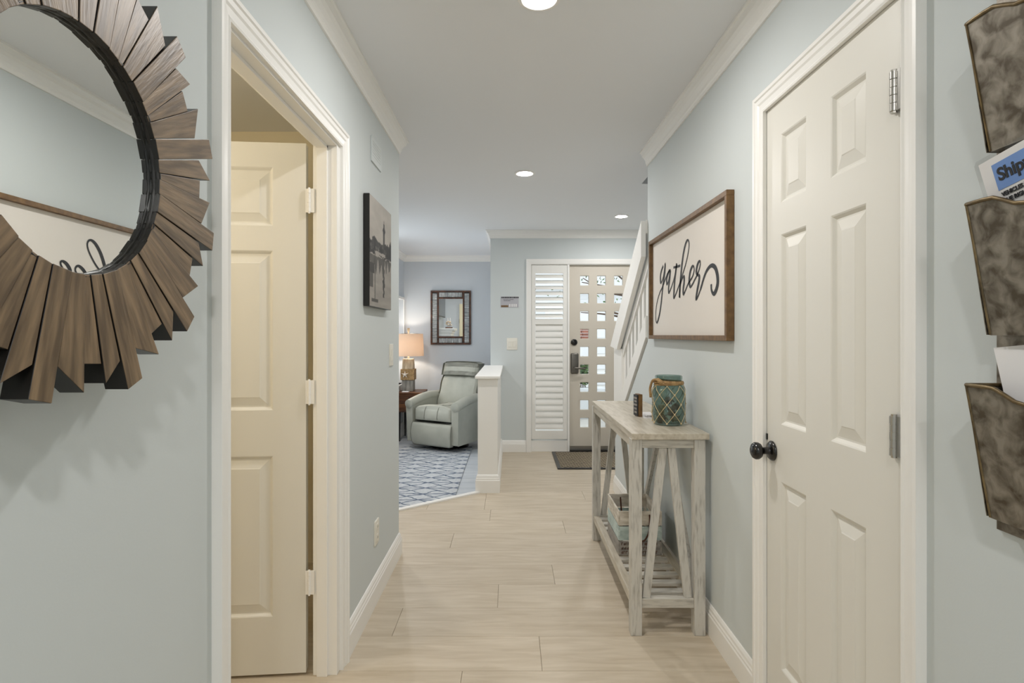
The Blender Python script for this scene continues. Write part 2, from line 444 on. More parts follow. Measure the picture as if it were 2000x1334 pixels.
# ------------------------------------------------------------------ large structure
o = MB().plate([XL - 2.0, 2.6], [-5.2, YB + .15], [(1.003, 1.87, 1.6, 4.37)], H, H + .12, XYZ_z).obj('ceiling', 'ceiling')
struct(o, 'smooth pale grey ceiling over hallway, foyer and living room', 'ceiling')
o = MB().plate([-5.0, YL], [0, H], [(1.32, 2.208, 0, 2.045)], XL, XL - .092, XYZ_x, 0).obj('wall_left', 'wall')
struct(o, 'pale blue hallway wall with the open doorway, round mirror and canvas picture', 'wall')
o = MB().plate([-5.0, YR], [0, H], [(1.2515, 1.943, 0, 2.068)], XR, XR + .12, XYZ_x, 0).obj('wall_right', 'wall')
struct(o, 'pale blue hallway wall with closed closet door and framed word sign', 'wall')
lo = lambda y: .835 + .73 * (4.2 - y)
o = MB().prism([(YR, 0), (4.75, 0), (4.75, lo(4.75)), (YR, lo(YR))], XR, XR + .12, XYZ_x).obj('wall_stair', 'wall')
struct(o, 'low sloped wall below the stair balusters, past the console table', 'wall')
o = MB().plate([XLR, 1.99], [0, H], [(.225, 1.575, 0, 2.085)], YF, YF + .12, XYZ_y).obj('wall_front', 'wall')
struct(o, 'pale blue foyer wall around the front door and shutter', 'wall')
o = MB().box(1.87, 1.99, -1.6, YF + .12, 0, 3.5).obj('wall_foyer_right', 'wall')
struct(o, 'far side wall of the staircase and foyer', 'wall')
o = MB().box(XLL - .2, XLR + .12, YB, YB + .12, LZ, H).obj('wall_living_back', 'wall_living')
struct(o, 'lavender blue living room back wall behind lamp and recliner', 'wall')
o = MB().box(XLR, XLR + .12, YF + .12, YB, LZ, H).obj('wall_living_right', 'wall_living')
struct(o, 'living room side wall running back from the foyer corner', 'wall')
o = MB().plate([YL, YB], [LZ, H], [(6.85, 8.30, .60, 1.81), (5.40, 6.70, .40, 2.2)], XLL, XLL - .2, XYZ_x).obj('wall_living_left', 'wall_living')
struct(o, 'living room side wall with the window beside the lamp', 'wall')
o = MB().box(-2.4, XL - .092, YL - .12, YL - .03, LZ, H).obj('wall_bathroom_far', ['bath_wall'])
struct(o, 'wall between side room and living room', 'wall')
o = MB().box(-2.4, XL - .092, YL - .03, YL, LZ, H).obj('wall_living_near', 'wall_living'); struct(o, 'near wall of the living room behind the hallway', 'wall')
o = MB().box(-2.4, XL - .092, .55, .67, 0, H).obj('wall_bathroom_near', 'bath_wall'); struct(o, 'near wall of the side room behind the hallway', 'wall')
o = MB().box(-2.52, -2.4, .55, YL, 0, H).obj('wall_bathroom_left', 'bath_wall'); struct(o, 'far left wall of the side room beyond the open door', 'wall')
# room behind the camera: end wall holding the added window and side closures
o = MB().plate([-2.6, 2.6], [0, H], [(XL + .1, XR - .1, .15, 2.25)], -5.0, -5.12, XYZ_y).obj('wall_back', 'wall'); struct(o, 'end wall of the hallway behind the viewpoint, with an opening for the added tall window', 'wall')
# stairwell shaft above the ceiling
m = MB()
m.box(.88, 1.003, 1.5, 4.47, H + .12, 3.5); m.box(1.003, 1.87, 4.37, 4.47, H + .12, 3.5); m.box(1.003, 1.87, 1.5, 1.6, H + .12, 3.5); m.box(.88, 1.99, 1.5, 4.47, 3.5, 3.6)
struct(m.obj('wall_stairwell', 'wall'), 'upper stairwell walls rising through the ceiling opening', 'wall')

# floors -------------------------------------------------------------
D0, D1 = Vector((-.274, 4.69)), Vector((-1.84, 3.368))
base = [(-2.4, -5.0), (1.9, -5.0), (1.9, YF + .12), (-.2, YF + .12), (-.2, 4.69), tuple(D0), tuple(D1), (-2.4, 3.368)]
fl = MB().prism(base, -.30, -.006, XYZ_z).obj('floor', 'plank_joint')
struct(fl, 'beige wood-look plank floor of hallway and foyer', 'floor')
def clip(poly, a, b, c):           # keep a*x+b*y<=c
    out = []
    for i in range(len(poly)):
        p, q = poly[i], poly[(i + 1) % len(poly)]; dp, dq = a * p[0] + b * p[1] - c, a * q[0] + b * q[1] - c
        if dp <= 0: out.append(p)
        if dp * dq < 0: t = dp / (dp - dq); out.append((p[0] + (q[0] - p[0]) * t, p[1] + (q[1] - p[1]) * t))
    return out
dd = (D0 - D1); na, nb = -dd.y, dd.x; nc = na * D0.x + nb * D0.y
ROW, PL = .254, 1.52
joint = {-1: -.188, 0: .121, 2: -.064, 3: .23, 5: -.373, 6: .36, 7: -.149}
def plank(poly, mname, z0, z1, parent, g=.0007):
    if len(poly) < 3: return
    cx = sum(p[0] for p in poly) / len(poly); cy = sum(p[1] for p in poly) / len(poly)
    ins = []
    for x, y in poly: ins.append((x - math.copysign(min(g, abs(x - cx)), x - cx), y - math.copysign(min(g, abs(y - cy)), y - cy)))
    b = .0009; m = MB(); n = len(ins)
    inn = [(x - math.copysign(min(b, abs(x - cx)), x - cx), y - math.copysign(min(b, abs(y - cy)), y - cy)) for x, y in ins]
    vs = [(x, y, z0) for x, y in ins] + [(x, y, z1 - b) for x, y in ins] + [(x, y, z1) for x, y in inn]
    fs = [(i, (i + 1) % n, n + (i + 1) % n, n + i) for i in range(n)] + [(n + i, n + (i + 1) % n, 2 * n + (i + 1) % n, 2 * n + i) for i in range(n)] + [tuple(range(2 * n, 3 * n))]
    m.add(vs, fs).obj('plank', mname, parent)
for k in range(-28, 17):
    y0, y1 = 2.20 + ROW * k, 2.20 + ROW * (k + 1)
    if y0 < -1.2: continue
    y1 = min(y1, YF + .11)
    j = joint.get(k, random.uniform(-.7, .8)); xs = [j + PL * q for q in range(-3, 4)]
    for a, b in zip(xs, xs[1:]):
        a, b = max(a, -2.39), min(b, 1.89)
        if b - a < .01: continue
        p = [(a, y0), (b, y0), (b, y1), (a, y1)]
        if y1 > 3.36:
            left = clip(clip(p, 1, 0, -.2), na, nb, nc) if y0 < 4.69 else []
            right = clip(p, -1, 0, .2)
            if a < -.2 < b and y1 < 4.3: plank(clip(p, na, nb, nc), 'plank', -.006, 0, fl)
            else:
                plank(left, 'plank', -.006, 0, fl); plank(right, 'plank', -.006, 0, fl)
        else: plank(p, 'plank', -.006, 0, fl)
MB().box(-2.39, 1.89, -4.98, 2.20 + ROW * -13, -.006, 0).obj('plank', 'plank', fl)
lf = MB().prism([(XLL - .2, YL), tuple(D1), tuple(D0), (-.2, 4.69), (-.2, YB), (XLL - .2, YB)], LZ - .1, LZ - .005, XYZ_z).obj('floor_living', 'plank_joint')
struct(lf, 'pale blue-grey plank floor of the sunken living room', 'floor')
y = 3.40
while y < YB:
    y1 = min(y + .2, YB); p = [(XLL, y), (-.23 if y > 4.8 else -.2, y), (-.23 if y > 4.8 else -.2, y1), (XLL, y1)]
    q = clip(p, -na, -nb, -nc - .003)
    q = clip(q, 1, 0, -.29) if y < 6.3 else q
    plank(q, 'tile', LZ - .005, LZ, lf); y += .2
# white nosing and riser along the diagonal step
nrm = Vector((na, nb)).normalized(); e0, e1 = D0 + Vector((.0, .0)), D1 + (D0 - D1) * .18
m = MB(); m.prism([tuple(e0 - nrm * .03), tuple(e0 + nrm * .018), tuple(e1 + nrm * .018), tuple(e1 - nrm * .03)], .0, .012, XYZ_z)
m.prism([tuple(e0 + nrm * .001), tuple(e0 + nrm * .012), tuple(e1 + nrm * .012), tuple(e1 + nrm * .001)], LZ, 0, XYZ_z)
struct(m.obj('trim_1', 'trim', bevel=.003), 'white diagonal step nosing between hallway floor and sunken living room', 'step')

# mouldings ----------------------------------------------------------
CR = [(0, -.088), (.008, -.088), (.010, -.076), (.014, -.070), (.016, -.058), (.026, -.040), (.036, -.030), (.040, -.020), (.044, -.012), (.052, -.010), (.052, 0), (0, 0)]
crown = [(p, H + h) for p, h in CR]
struct(MB().sweep([(XL, -4.9), (XL, YL), (XLL, YL)], crown, XYZ_z).obj('trim_2', 'trim'), 'white crown moulding along the left hallway wall', 'moulding')
struct(MB().sweep([(XR, YR), (XR, -4.9)], crown, XYZ_z).obj('trim_3', 'trim'), 'white crown moulding along the right hallway wall', 'moulding')
struct(MB().sweep([(XLL, YL), (XLL, YB), (XLR, YB), (XLR, YF + .2)], crown, XYZ_z).obj('trim_4', 'trim'), 'white crown moulding around the living room', 'moulding')
struct(MB().sweep([(XLR, YF + .2), (XLR, YF), (1.87, YF)], crown, XYZ_z).obj('trim_5', 'trim'), 'white crown moulding above the front door', 'moulding')
BS = [(0, 0), (.016, 0), (.016, .088), (.013, .094), (.013, .102), (.010, .108), (.009, .118), (.004, .128), (0, .130)]
def base_run(name, path, label, z=0):
    struct(MB().sweep(path, [(p, z + h) for p, h in BS], XYZ_z).obj(name, 'trim'), label, 'baseboard')
base_run('baseboard_left', [(XL, 2.268), (XL, YL), (-1.2, YL)], 'white baseboard on the left hallway wall past the doorway')
base_run('baseboard_right', [(XR, 4.75), (XR, 2.003)], 'white baseboard on the right wall behind the console table')
base_run('baseboard_front', [(-.11, YF), (.168, YF)], 'short white baseboard between half wall and shutter')
base_run('baseboard_living', [(XLL, 6.0), (XLL, YB), (XLR, YB), (XLR, YF + .12)], 'white baseboard behind recliner and side table', LZ)
CS = [(p * .93, h) for p, h in [(0, 0), (0, .012), (.006, .014), (.012, .011), (.030, .013), (.036, .017), (.050, .018), (.054, .022), (.066, .022), (.068, 0)]]
def casing(name, y0, y1, zt, x, sgn, label):
    path = [(y1, 0), (y1, zt), (y0, zt), (y0, 0)]
    struct(MB().sweep(path, CS, lambda a, b, h: (x + sgn * h, a, b)).obj(name, 'trim'), label, 'door casing')
casing('trim_6', 1.325, 2.205, 2.03, XL, 1, 'white casing framing the open doorway on the left')
casing('trim_7', 1.2535, 1.9375, 2.06, XR, -1, 'white casing framing the closed closet door')
# jamb linings with stops
m = MB(); t = .018
m.box(XL - .092, XL, 2.19 - t, 2.208, 0, 2.045); m.box(XL - .092, XL, 1.32, 1.32 + t, 0, 2.04); m.box(XL - .092, XL, 1.32 + t, 2.19 - t, 2.04 - t, 2.045)
m.box(XL - .075, XL - .035, 2.19 - t - .011, 2.19 - t, 0, 2.04 - t); m.box(XL - .075, XL - .035, 1.32 + t, 1.32 + t + .011, 0, 2.04 - t); m.box(XL - .075, XL - .035, 1.32 + t, 2.19 - t, 2.04 - t - .011, 2.04 - t)
struct(m.obj('trim_8', 'trim', bevel=.0015), 'white jamb lining inside the left doorway', 'door jamb')
m = MB(); m.box(XR, XR + .12, 1.9395, 1.943, 0, 2.068); m.box(XR, XR + .12, 1.2515, 1.254, 0, 2.068); m.box(XR, XR + .12, 1.254, 1.9395, 2.064, 2.068); m.box(XR + .045, XR + .12, 1.254, 1.9395, 0, 2.064)
struct(m.obj('trim_9', 'trim'), 'jamb lining around the closet door', 'door jamb')

# ------------------------------------------------------------------ doors
def panel_mesh(u0, u1, v0, v1, f, d=.010):
    rings = [(0, 0), (.004, -.002), (.012, -d), (.017, -d), (.046, -.0025), (.049, -.001)]
    vs = []; fs = []
    for p, h in rings: vs += [f(u0 + p, v0 + p, h), f(u1 - p, v0 + p, h), f(u1 - p, v1 - p, h), f(u0 + p, v1 - p, h)]
    for i in range(len(rings) - 1):
        for j in range(4): fs.append((i * 4 + j, i * 4 + (j + 1) % 4, i * 4 + 4 + (j + 1) % 4, i * 4 + 4 + j))
    fs.append(tuple(range(len(rings) * 4 - 4, len(rings) * 4)))
    return MB().add(vs, fs)
def six_panel(root, u0, u1, v0, v1, cols, rows, f, th=.036, m='door'):
    holes = [(a, b, c, d) for a, b in cols for c, d in rows]
    mb = MB().plate([u0, u1], [v0, v1], holes, 0, -.012, f); mb.plate([u0 + .001, u1 - .001], [v0 + .001, v1 - .001], [], -.0121, -th, f)
    mb.obj('slab', m, root, merge=True)
    for a, b, c, d in holes: panel_mesh(a, b, c, d, f).obj('panel', m, root)
def hinge(root, p, axis_side, h=.09, r=.007, m='nickel'):
    """barrel hinge: p = centre of the barrel; axis_side = (dx,dy) leaf direction along the jamb."""
    mb = MB(); n = 5
    for i in range(n):
        z0 = p[2] - h / 2 + i * h / n; mb.tube([(p[0], p[1], z0 + .0008), (p[0], p[1], z0 + h / n - .0008)], r if i % 2 == 0 else r * .94, 10)
    mb.tube([(p[0], p[1], p[2] - h / 2 - .004), (p[0], p[1], p[2] + h / 2 + .004)], r * .7, 8)
    (ax, ay), (bx, by) = axis_side
    for x, y in ((ax, ay), (bx, by)):
        q = Vector((p[0] + x, p[1] + y, 0)); mb.bar((p[0] + x * .5, p[1] + y * .5, p[2] - h / 2), (p[0] + x * .5, p[1] + y * .5, p[2] + h / 2), max(abs(x), .003) , max(abs(y), .003), up=(0, 1, 0))
    return mb.obj('hinge', m, root, smooth=40)

closet = thing('door_1', 'closed white six-panel closet door with black knob on the right wall', 'door', (XR, 1.62, 0), kind='structure')
fx = lambda u, v, t: (XR + .002 - t, u, v)
ROWS = [(1.726, 1.948), (1.0105, 1.624), (.218, .8255)]
six_panel(closet, 1.257, 1.9365, .012, 2.061, [(1.681, 1.8376), (1.3968, 1.5515)], ROWS, fx)
for z in (1.848, 1.072, .30): hinge(closet, (XR - .007, 1.282, z), ((.004, .014), (.004, -.02)), r=.009)
kb = MB(); mt = Matrix.Translation((XR, 1.895, .914)) @ Matrix.Rotation(-PI / 2, 4, 'Y')
kb.lathe([(0.0005, 0), (.033, 0), (.033, .003), (.028, .009), (.014, .012), (.0115, .02), (.0115, .032), (.016, .036), (.024, .040), (.0285, .048), (.0285, .056), (.024, .064), (.014, .069), (.0005, .070)], 32, mt)
kb.obj('knob', 'black_metal', closet, smooth=50)
MB().box(XR - .002, XR + .01, 1.930, 1.940, .945, .965).obj('latch', 'black_metal', closet)

ang = math.radians(5); hx, hy = XL - .118, 2.170
ev = Vector((-math.cos(ang), -math.sin(ang))); nv = Vector((math.sin(ang), -math.cos(ang)))
fl2 = lambda u, v, t: (hx + ev.x * u + nv.x * t, hy + ev.y * u + nv.y * t, v)
sd = thing('door_2', 'white six-panel door standing open into the warm-lit side room', 'door', (hx, hy, 0), kind='structure')
ROWS2 = [(1.714, 1.937), (1.014, 1.62), (.23, .84)]
six_panel(sd, 0, .835, .012, 2.03, [(.122, .365), (.475, .715)], ROWS2, fl2)
for z in (1.811, 1.082, .357): hinge(sd, (XL - .104, 2.164, z), ((-.014, .002), (.02, .007)), m='trim', r=.006)
MB().lathe([(.0005, 0), (.03, 0), (.03, .004), (.012, .012), (.012, .03), (.026, .042), (.026, .056), (.0005, .066)], 20, Matrix.Translation(fl2(.775, .94, 0)) @ Matrix.Rotation(PI / 2 , 4, 'X')).obj('knob', 'black_metal', sd, smooth=50)

# front door: lattice of 4 x 9 square panes
fd = thing('door_3', 'front door pierced by rows of small square glass panes', 'door', (1.105, YF, 0), kind='structure')
fy = lambda a, b, t: (a, t, b)
holes = []
for r in range(9):
    for c in range(4):
        cx, cz = .821 + .19 * c, 1.906 - .1985 * r
        holes.append((cx - .0475, cx + .0475, cz - .0525, cz + .0525))
db = MB().plate([.650, 1.562], [.022, 2.078], holes, YF + .035, YF + .08, fy).obj('slab', 'front_door', fd, merge=True, bevel=.006)
for a, b, c, d in holes:
    MB().box(a - .004, b + .004, YF + .056, YF + .060, c - .004, d + .004).obj('pane', 'pane', fd)
MB().lathe([(.0005, 0), (.036, 0), (.036, .010), (.030, .014), (.0005, .014)], 28, Matrix.Translation((.705, YF + .035, 1.217)) @ Matrix.Rotation(PI / 2, 4, 'X')).obj('deadbolt', 'black_metal', fd, smooth=40)
plt = MB().rbox(.667, .752, YF + .017, YF + .035, .868, 1.095, .012).obj('handle_plate', 'pewter', fd, smooth=40)
mb = MB(); mb.tube([(.712, YF + .02, .93), (.712, YF - .02, .93)], .017, 14); mb.tube([(.712, YF - .02, .93), (.74, YF - .024, .931), (.78, YF - .024, .929), (.822, YF - .016, .925)], [.013, .012, .010, .008], 12)
mb.obj('lever', 'pewter', fd, smooth=50)
MB().box(.650, 1.562, YF + .03, YF + .034, .022, .06).obj('door_sweep', 'nickel', fd)
# frame, mullion, threshold
m = MB(); m.box(.628, .650, YF - .004, YF + .11, 0, 2.085); m.box(1.562, 1.575, YF, YF + .11, 0, 2.085); m.box(.225, 1.575, YF - .002, YF + .11, 2.078, 2.085)
struct(m.obj('trim_10', 'trim'), 'white front door jamb and mullion', 'door jamb')
struct(MB().box(.650, 1.562, YF - .02, YF + .14, 0, .02).obj('trim_11', 'black'), 'dark threshold under the front door', 'threshold')
path = [(1.575, 0), (1.575, 2.085), (.225, 2.085), (.225, 0)]
struct(MB().sweep(path, [(0, 0), (0, .014), (.045, .02), (.055, .02), (.055, 0)], lambda a, b, h: (a, YF - h, b)).obj('trim_12', 'trim'), 'white casing around front door and shutter', 'door casing')

# sidelight window with plantation shutter
win = thing('window_1', 'tall narrow sidelight window behind the shutter', 'window', (.427, YF + .08, .15), kind='structure')
MB().plate([.225, .628], [0, 2.08], [(.265, .588, .16, 2.03)], YF + .07, YF + .11, fy).obj('window_frame', 'trim', win)
MB().box(.262, .591, YF + .086, YF + .09, .157, 2.033).obj('pane', 'pane', win)
struct(MB().box(.225, .628, YF + .01, YF + .07, 0, .125).obj('trim_13', 'trim', bevel=.004), 'painted sill block under the shutter', 'sill')
sh = thing('plantation_shutter', 'tall white louvered shutter beside the front door, upper slats open', 'shutter', (.426, YF + .02, .14))
holes = [(.272, .580, 1.478, 1.985), (.272, .580, .238, 1.415)]
MB().plate([.229, .624], [.140, 2.073], holes, YF - .002, YF + .028, fy).obj('frame', 'shutter', sh, merge=True, bevel=.003)
def louver(z, tilt, w=.074):
    mt = Matrix.Translation((.426, YF + .013, z)) @ Matrix.Rotation(tilt, 4, 'X'); n = 10; prof = []
    for i in range(n): a = 2 * PI * i / n; prof.append((math.cos(a) * w / 2, math.sin(a) * .0055))
    vs = [(x, p, q) for x in (-.152, .152) for p, q in prof]
    fs = [(i, (i + 1) % n, n + (i + 1) % n, n + i) for i in range(n)] + [tuple(range(n)), tuple(range(n, 2 * n))]
    return MB().add(vs, fs, 0, mt).obj('louver', 'shutter', sh, smooth=40)
for i in range(8): louver(1.952 - .0628 * i, math.radians(36))
for i in range(17): louver(1.382 - .0685 * i, math.radians(74))

# living room window (left wall)
lw = thing('window_2', 'bright recessed window in the living room beside the lamp', 'window', (XLL - .15, 7.575, .60), kind='structure')
MB().plate([6.85, 8.30], [.60, 1.81], [(6.90, 7.55, .66, 1.76), (7.60, 8.25, .66, 1.76)], XLL - .19, XLL - .15, XYZ_x).obj('window_frame', 'trim', lw)
for a, b in ((6.90, 7.55), (7.60, 8.25)): MB().box(XLL - .172, XLL - .168, a - .005, b + .005, .655, 1.765).obj('pane', 'pane', lw)
MB().box(XLL - .19, XLL + .02, 6.83, 8.32, .575, .60).obj('sill', 'trim', lw, bevel=.004)
struct(MB().sweep([(8.30, .575), (8.30, 1.81), (6.85, 1.81), (6.85, .575)], [(0, 0), (0, .012), (.035, .012), (.035, 0)], lambda a, b, h: (XLL + h, a, b)).obj('trim_14', 'trim'), 'white casing of the living room window', 'window casing')
struct(MB().plate([6.9, 8.30], [LZ + .13, .57], [(6.98, 8.22, LZ + .2, .5)], XLL, XLL + .012, XYZ_x).obj('trim_15', 'trim'), 'white wainscot panel below the living room window', 'wainscot')
w4 = thing('added_window_living', 'added second living room window, hidden behind the hallway wall, for more daylight', 'window', (XLL - .15, 6.25, .60), kind='structure')  # unseen window added to bring more daylight into the living room
MB().plate([5.40, 6.70], [.40, 2.2], [(5.46, 6.64, .46, 2.14)], XLL - .19, XLL - .15, XYZ_x).obj('window_frame', 'trim', w4)
MB().box(XLL - .172, XLL - .168, 5.455, 6.645, .455, 2.145).obj('pane', 'pane', w4)
# added window behind the viewpoint, lets in fill daylight for the hallway
bw = thing('added_window_back', 'large window added at the end of the hallway behind the viewpoint for fill daylight', 'window', (.1, -5.06, .15), kind='structure')
MB().plate([XL + .1, XR - .1], [.15, 2.25], [(XL + .15, .08, .2, 2.2), (.13, XR - .15, .2, 2.2)], -5.10, -5.04, XYZ_y).obj('window_frame', 'trim', bw)
for a, b in ((XL + .145, .085), (.125, XR - .145)): MB().box(a, b, -5.072, -5.068, .195, 2.205).obj('pane', 'pane', bw)

# ------------------------------------------------------------------ half wall and stair
m = MB(); m.box(-.274, -.11, 4.69, YF, LZ, .938)
hw = thing('half_wall', 'white half wall with flat cap and base moulding beside the living room step', 'half wall', (-.192, 4.69, 0), kind='structure')
m.obj('body', 'trim', hw, bevel=.003)
MB().box(-.296, -.088, 4.662, YF, .938, .962).obj('cap', 'trim', hw, bevel=.004)
MB().sweep([(-.274, YF), (-.274, 4.69), (-.11, 4.69), (-.11, YF)], [(p * 1.15, h * 1.15) for p, h in BS], XYZ_z).obj('base_moulding', 'trim', hw)
st = thing('stair_railing', 'white sloped stair railing with wide cap board and square balusters', 'stair railing', (XR, 4.7, .43), kind='thing')
MB().prism([(4.745, 1.205), (4.46, 1.185), (YR + .001, 1.185 + .73 * (4.46 - YR)), (YR + .001, 1.205 + .73 * (4.745 - YR))], XR - .042, XR - .012, XYZ_x).obj('cap_board', 'trim', st, bevel=.003)
MB().prism([(4.74, 1.215), (4.70, 1.16), (YR + .001, 1.16 + .73 * (4.70 - YR)), (YR + .001, 1.215 + .73 * (4.74 - YR))], XR - .012, XR + .13, XYZ_x).obj('handrail', 'trim', st, bevel=.003)
up = lambda y: .875 + .73 * (4.37 - y); rb = lambda y: 1.185 + .73 * (4.46 - y) - .03
MB().prism([(4.45, up(4.45)), (YR + .001, up(YR)), (YR + .001, rb(YR) + .03), (4.45, rb(4.45) + .03)][:2] + [(YR + .001, up(YR) - .14), (4.45, up(4.45) - .14)], XR - .014, XR + .1, XYZ_x).obj('stringer_trim', 'trim', st, bevel=.002)
MB().prism([(4.45, rb(4.45) - .045), (YR + .001, rb(YR) - .045), (YR + .001, rb(YR) + .03), (4.45, rb(4.45) + .03)], XR + .0, XR + .07, XYZ_x).obj('bottom_rail', 'trim', st, bevel=.002)
MB().box(XR - .010, XR + .125, 4.43, 4.755, .55, 1.19).obj('newel', 'trim', st, bevel=.003)
for k in range(7):
    y = 3.685 + .120 * k
    MB().prism([(y - .028, up(y - .028) - .01), (y + .028, up(y + .028) - .01), (y + .028, rb(y + .028) - .02), (y - .028, rb(y - .028) - .02)], XR + .012, XR + .05, XYZ_x).obj('baluster', 'trim', st, bevel=.002)
sc_ = thing('staircase', 'staircase climbing behind the sloped balusters', 'staircase', (1.43, 4.7, 0), kind='structure')
for k in range(11):
    y1 = 4.68 - .26 * k; z = .19 * (k + 1)
    MB().box(XR + .125, 1.868, y1 - .27, y1 + .02, z - .03, z).obj('tread', 'tile', sc_)
    MB().box(XR + .125, 1.868, y1 - .012, y1, z - .19, z - .03).obj('riser', 'trim', sc_)

# ------------------------------------------------------------------ ceiling lights
def can_light(x, y, label, power='lens', r=.048):
    t = thing('recessed_light', label, 'ceiling light', (x, y, H), 'recessed ceiling lights')
    MB().lathe([(r + .002, -.001), (r + .024, -.001), (r + .026, -.004), (r + .018, -.007), (r + .006, -.006), (r + .002, -.001)], 36, Matrix.Translation((x, y, H)), caps=False).obj('trim_ring', 'trim', t, smooth=50)
    MB().lathe([(r + .003, -.0045), (.0005, -.0045)], 36, Matrix.Translation((x, y, H)), caps=False).obj('lens', power, t)
    return t
can_light(.097, 1.96, 'recessed ceiling light cut by the top edge of the photo')
can_light(.098, 4.08, 'recessed ceiling light in the middle of the ceiling, between the two crown mouldings')
can_light(1.08, 5.56, 'small recessed ceiling light nearest the front door')
can_light(.097, -.25, 'recessed ceiling light just behind the viewpoint')
can_light(.097, -1.45, 'added unseen recessed ceiling light a little way behind the viewpoint, softening shadows')  # extra lamp added out of view to soften the shadows
can_light(.097, -2.9, 'added unseen recessed ceiling light far behind the viewpoint, for fill')  # unseen fill lamp added for the rear of the hallway
bt = thing('globe_light', 'warm glass globe pendant light inside the side room', 'pendant light', (-1.65, 1.42, 1.85))
MB().tube([(-1.65, 1.42, 2.03), (-1.65, 1.42, H - .02), (-1.65, 1.42, H - .015), (-1.65, 1.42, H)], [.006, .006, .05, .05], 16).obj('rod', 'nickel', bt, smooth=50)
MB().ball((-1.65, 1.42, 1.94), .09, 14).obj('globe', 'bath_lens', bt, smooth=80)
can_light(-1.42, 6.4, 'second added recessed ceiling light brightening the living room, out of view')  # hidden lamp added to make up for the dimmer window light
can_light(-1.32, 4.6, 'added recessed ceiling light brightening the living room, out of view')  # living room fill lamp, added where the hallway wall hides it

# ------------------------------------------------------------------ sunburst wall mirror
MC = (.768, 1.551); KM = .948
sm = thing('sunburst_mirror', 'round mirror framed by a sunburst of brown wooden blocks', 'mirror', (XL, MC[0], 1.21))
fm = lambda a, b, t: (XL + t, a, b)
pol = lambda r, d: (MC[0] + KM * r * math.cos(math.radians(d)), MC[1] + KM * r * math.sin(math.radians(d)))
MB().prism([pol(.180, 360 * i / 72) for i in range(72)], .062, .0715, fm).obj('glass', 'mirror', sm)
MB().prism([pol(.185, 360 * i / 48) for i in range(48)], .001, .0615, fm).obj('backing', 'black', sm)
rim = MB()
rim.tube([fm(*pol(.1805, 360 * i / 96), .0755) for i in range(96)], [.0040 + .0007 * math.sin(i * 2.1) for i in range(96)], 8, closed=True)
rim.tube([fm(*pol(.1815, 360 * i / 96), .0815) for i in range(96)], [.0036 + .0006 * math.sin(i * 1.7) for i in range(96)], 8, closed=True)
rim.obj('rim', 'black', sm, smooth=60)
KINDS = [[(5.35, .178), (3.0, .362), (-3.0, .362), (-5.35, .178)],
         [(-5.5, .178), (-3.7, .312), (-10.1, .345), (-12.7, .178)],
         [(-12.85, .178), (-10.75, .310), (-17.35, .310), (-16.05, .178)],
         [(-16.2, .178), (-17.5, .346), (-26.3, .312), (-24.5, .178)]]
rs = random.Random(3)
for k in range(12):
    for kd, q in enumerate(KINDS):
        c = 18.0 + 30 * k
        poly = [pol(r + (rs.uniform(-.004, .004) if r > .2 else 0), c + a) for a, r in q]
        tf = {0: .0875, 1: .086, 2: .0845, 3: .086}[kd]
        mb = MB(); n = 4
        vs = [fm(a, b, .052) for a, b in poly] + [fm(a, b, tf) for a, b in poly]
        mb.add(vs, [(3, 2, 1, 0)] + [(i, (i + 1) % n, n + (i + 1) % n, n + i) for i in range(n)], 1); mb.add(vs, [(4, 5, 6, 7)], 0)
        st_ = mb.obj('stick', ['wood_brown', 'black'], sm, merge=True, bevel=.0010)
        a_ = math.radians(c + sum(w[0] for w in q) / 4); st_.data.transform(Matrix.Rotation(-a_, 4, 'X')); st_.rotation_euler = (a_, 0, 0)

# ------------------------------------------------------------------ framed word sign
XS = XR - .006
sg = thing('word_sign', 'wooden framed white sign lettered gather on the right wall', 'sign', (XR, 2.84, 1.276))
y0, y1, z0, z1, fw = 2.213, 3.469, 1.276, 1.866, .022
MB().box(XS - .004, XR - .001, y0 + .01, y1 - .01, z0 + .01, z1 - .01).obj('board', 'board_white', sg)
for nm, b in (('top', (y0, y1, z1 - fw, z1)), ('bot', (y0, y1, z0, z0 + fw)), ('a', (y0, y0 + fw, z0 + fw, z1 - fw)), ('b', (y1 - fw, y1, z0 + fw, z1 - fw))):
    MB().box(XR - .032, XR - .001, *b).obj('frame_rail', 'frame_brown', sg, bevel=.0015)
def ip(cx, cy):                      # traced stroke point -> point on the board's plane
    x, y = 1275 + cx * .13487, 460 + cy * .13487
    d = (XS - .005) * 1111.1 / (x - 998); return (d, 1.30 + (654 - y) * d / 1111.1)
S1 = [(150, 440), (122, 520), (110, 600), (115, 685), (140, 640), (162, 540), (178, 405), (172, 540), (152, 680), (135, 830), (120, 980), (95, 1150), (60, 1262), (42, 1200), (45, 1080), (65, 950), (100, 830), (140, 745), (178, 640), (210, 560), (240, 505),
      (215, 570), (200, 640), (207, 708), (230, 640), (254, 500), (242, 640), (228, 760), (233, 830), (260, 770), (292, 680), (322, 560), (345, 408), (334, 510), (318, 640), (308, 780), (305, 902), (332, 850), (362, 770), (402, 660), (432, 560), (480, 400), (517, 220), (524, 110), (505, 65), (475, 120), (445, 250), (424, 400), (408, 560), (395, 720), (386, 900), (395, 740), (420, 640), (450, 592), (452, 680), (440, 780), (444, 852), (472, 795), (502, 720), (535, 660), (572, 600), (596, 520), (595, 462), (578, 440), (552, 490), (533, 570), (527, 660), (542, 742), (572, 710), (612, 630), (647, 560), (676, 470), (688, 400), (678, 370), (655, 400), (635, 470), (630, 530), (648, 567), (673, 590), (665, 680), (642, 800), (628, 922), (660, 865), (702, 740), (740, 610), (780, 510), (830, 445), (872, 437), (910, 480), (935, 580), (939, 690), (915, 790), (880, 845), (850, 790), (845, 705)]
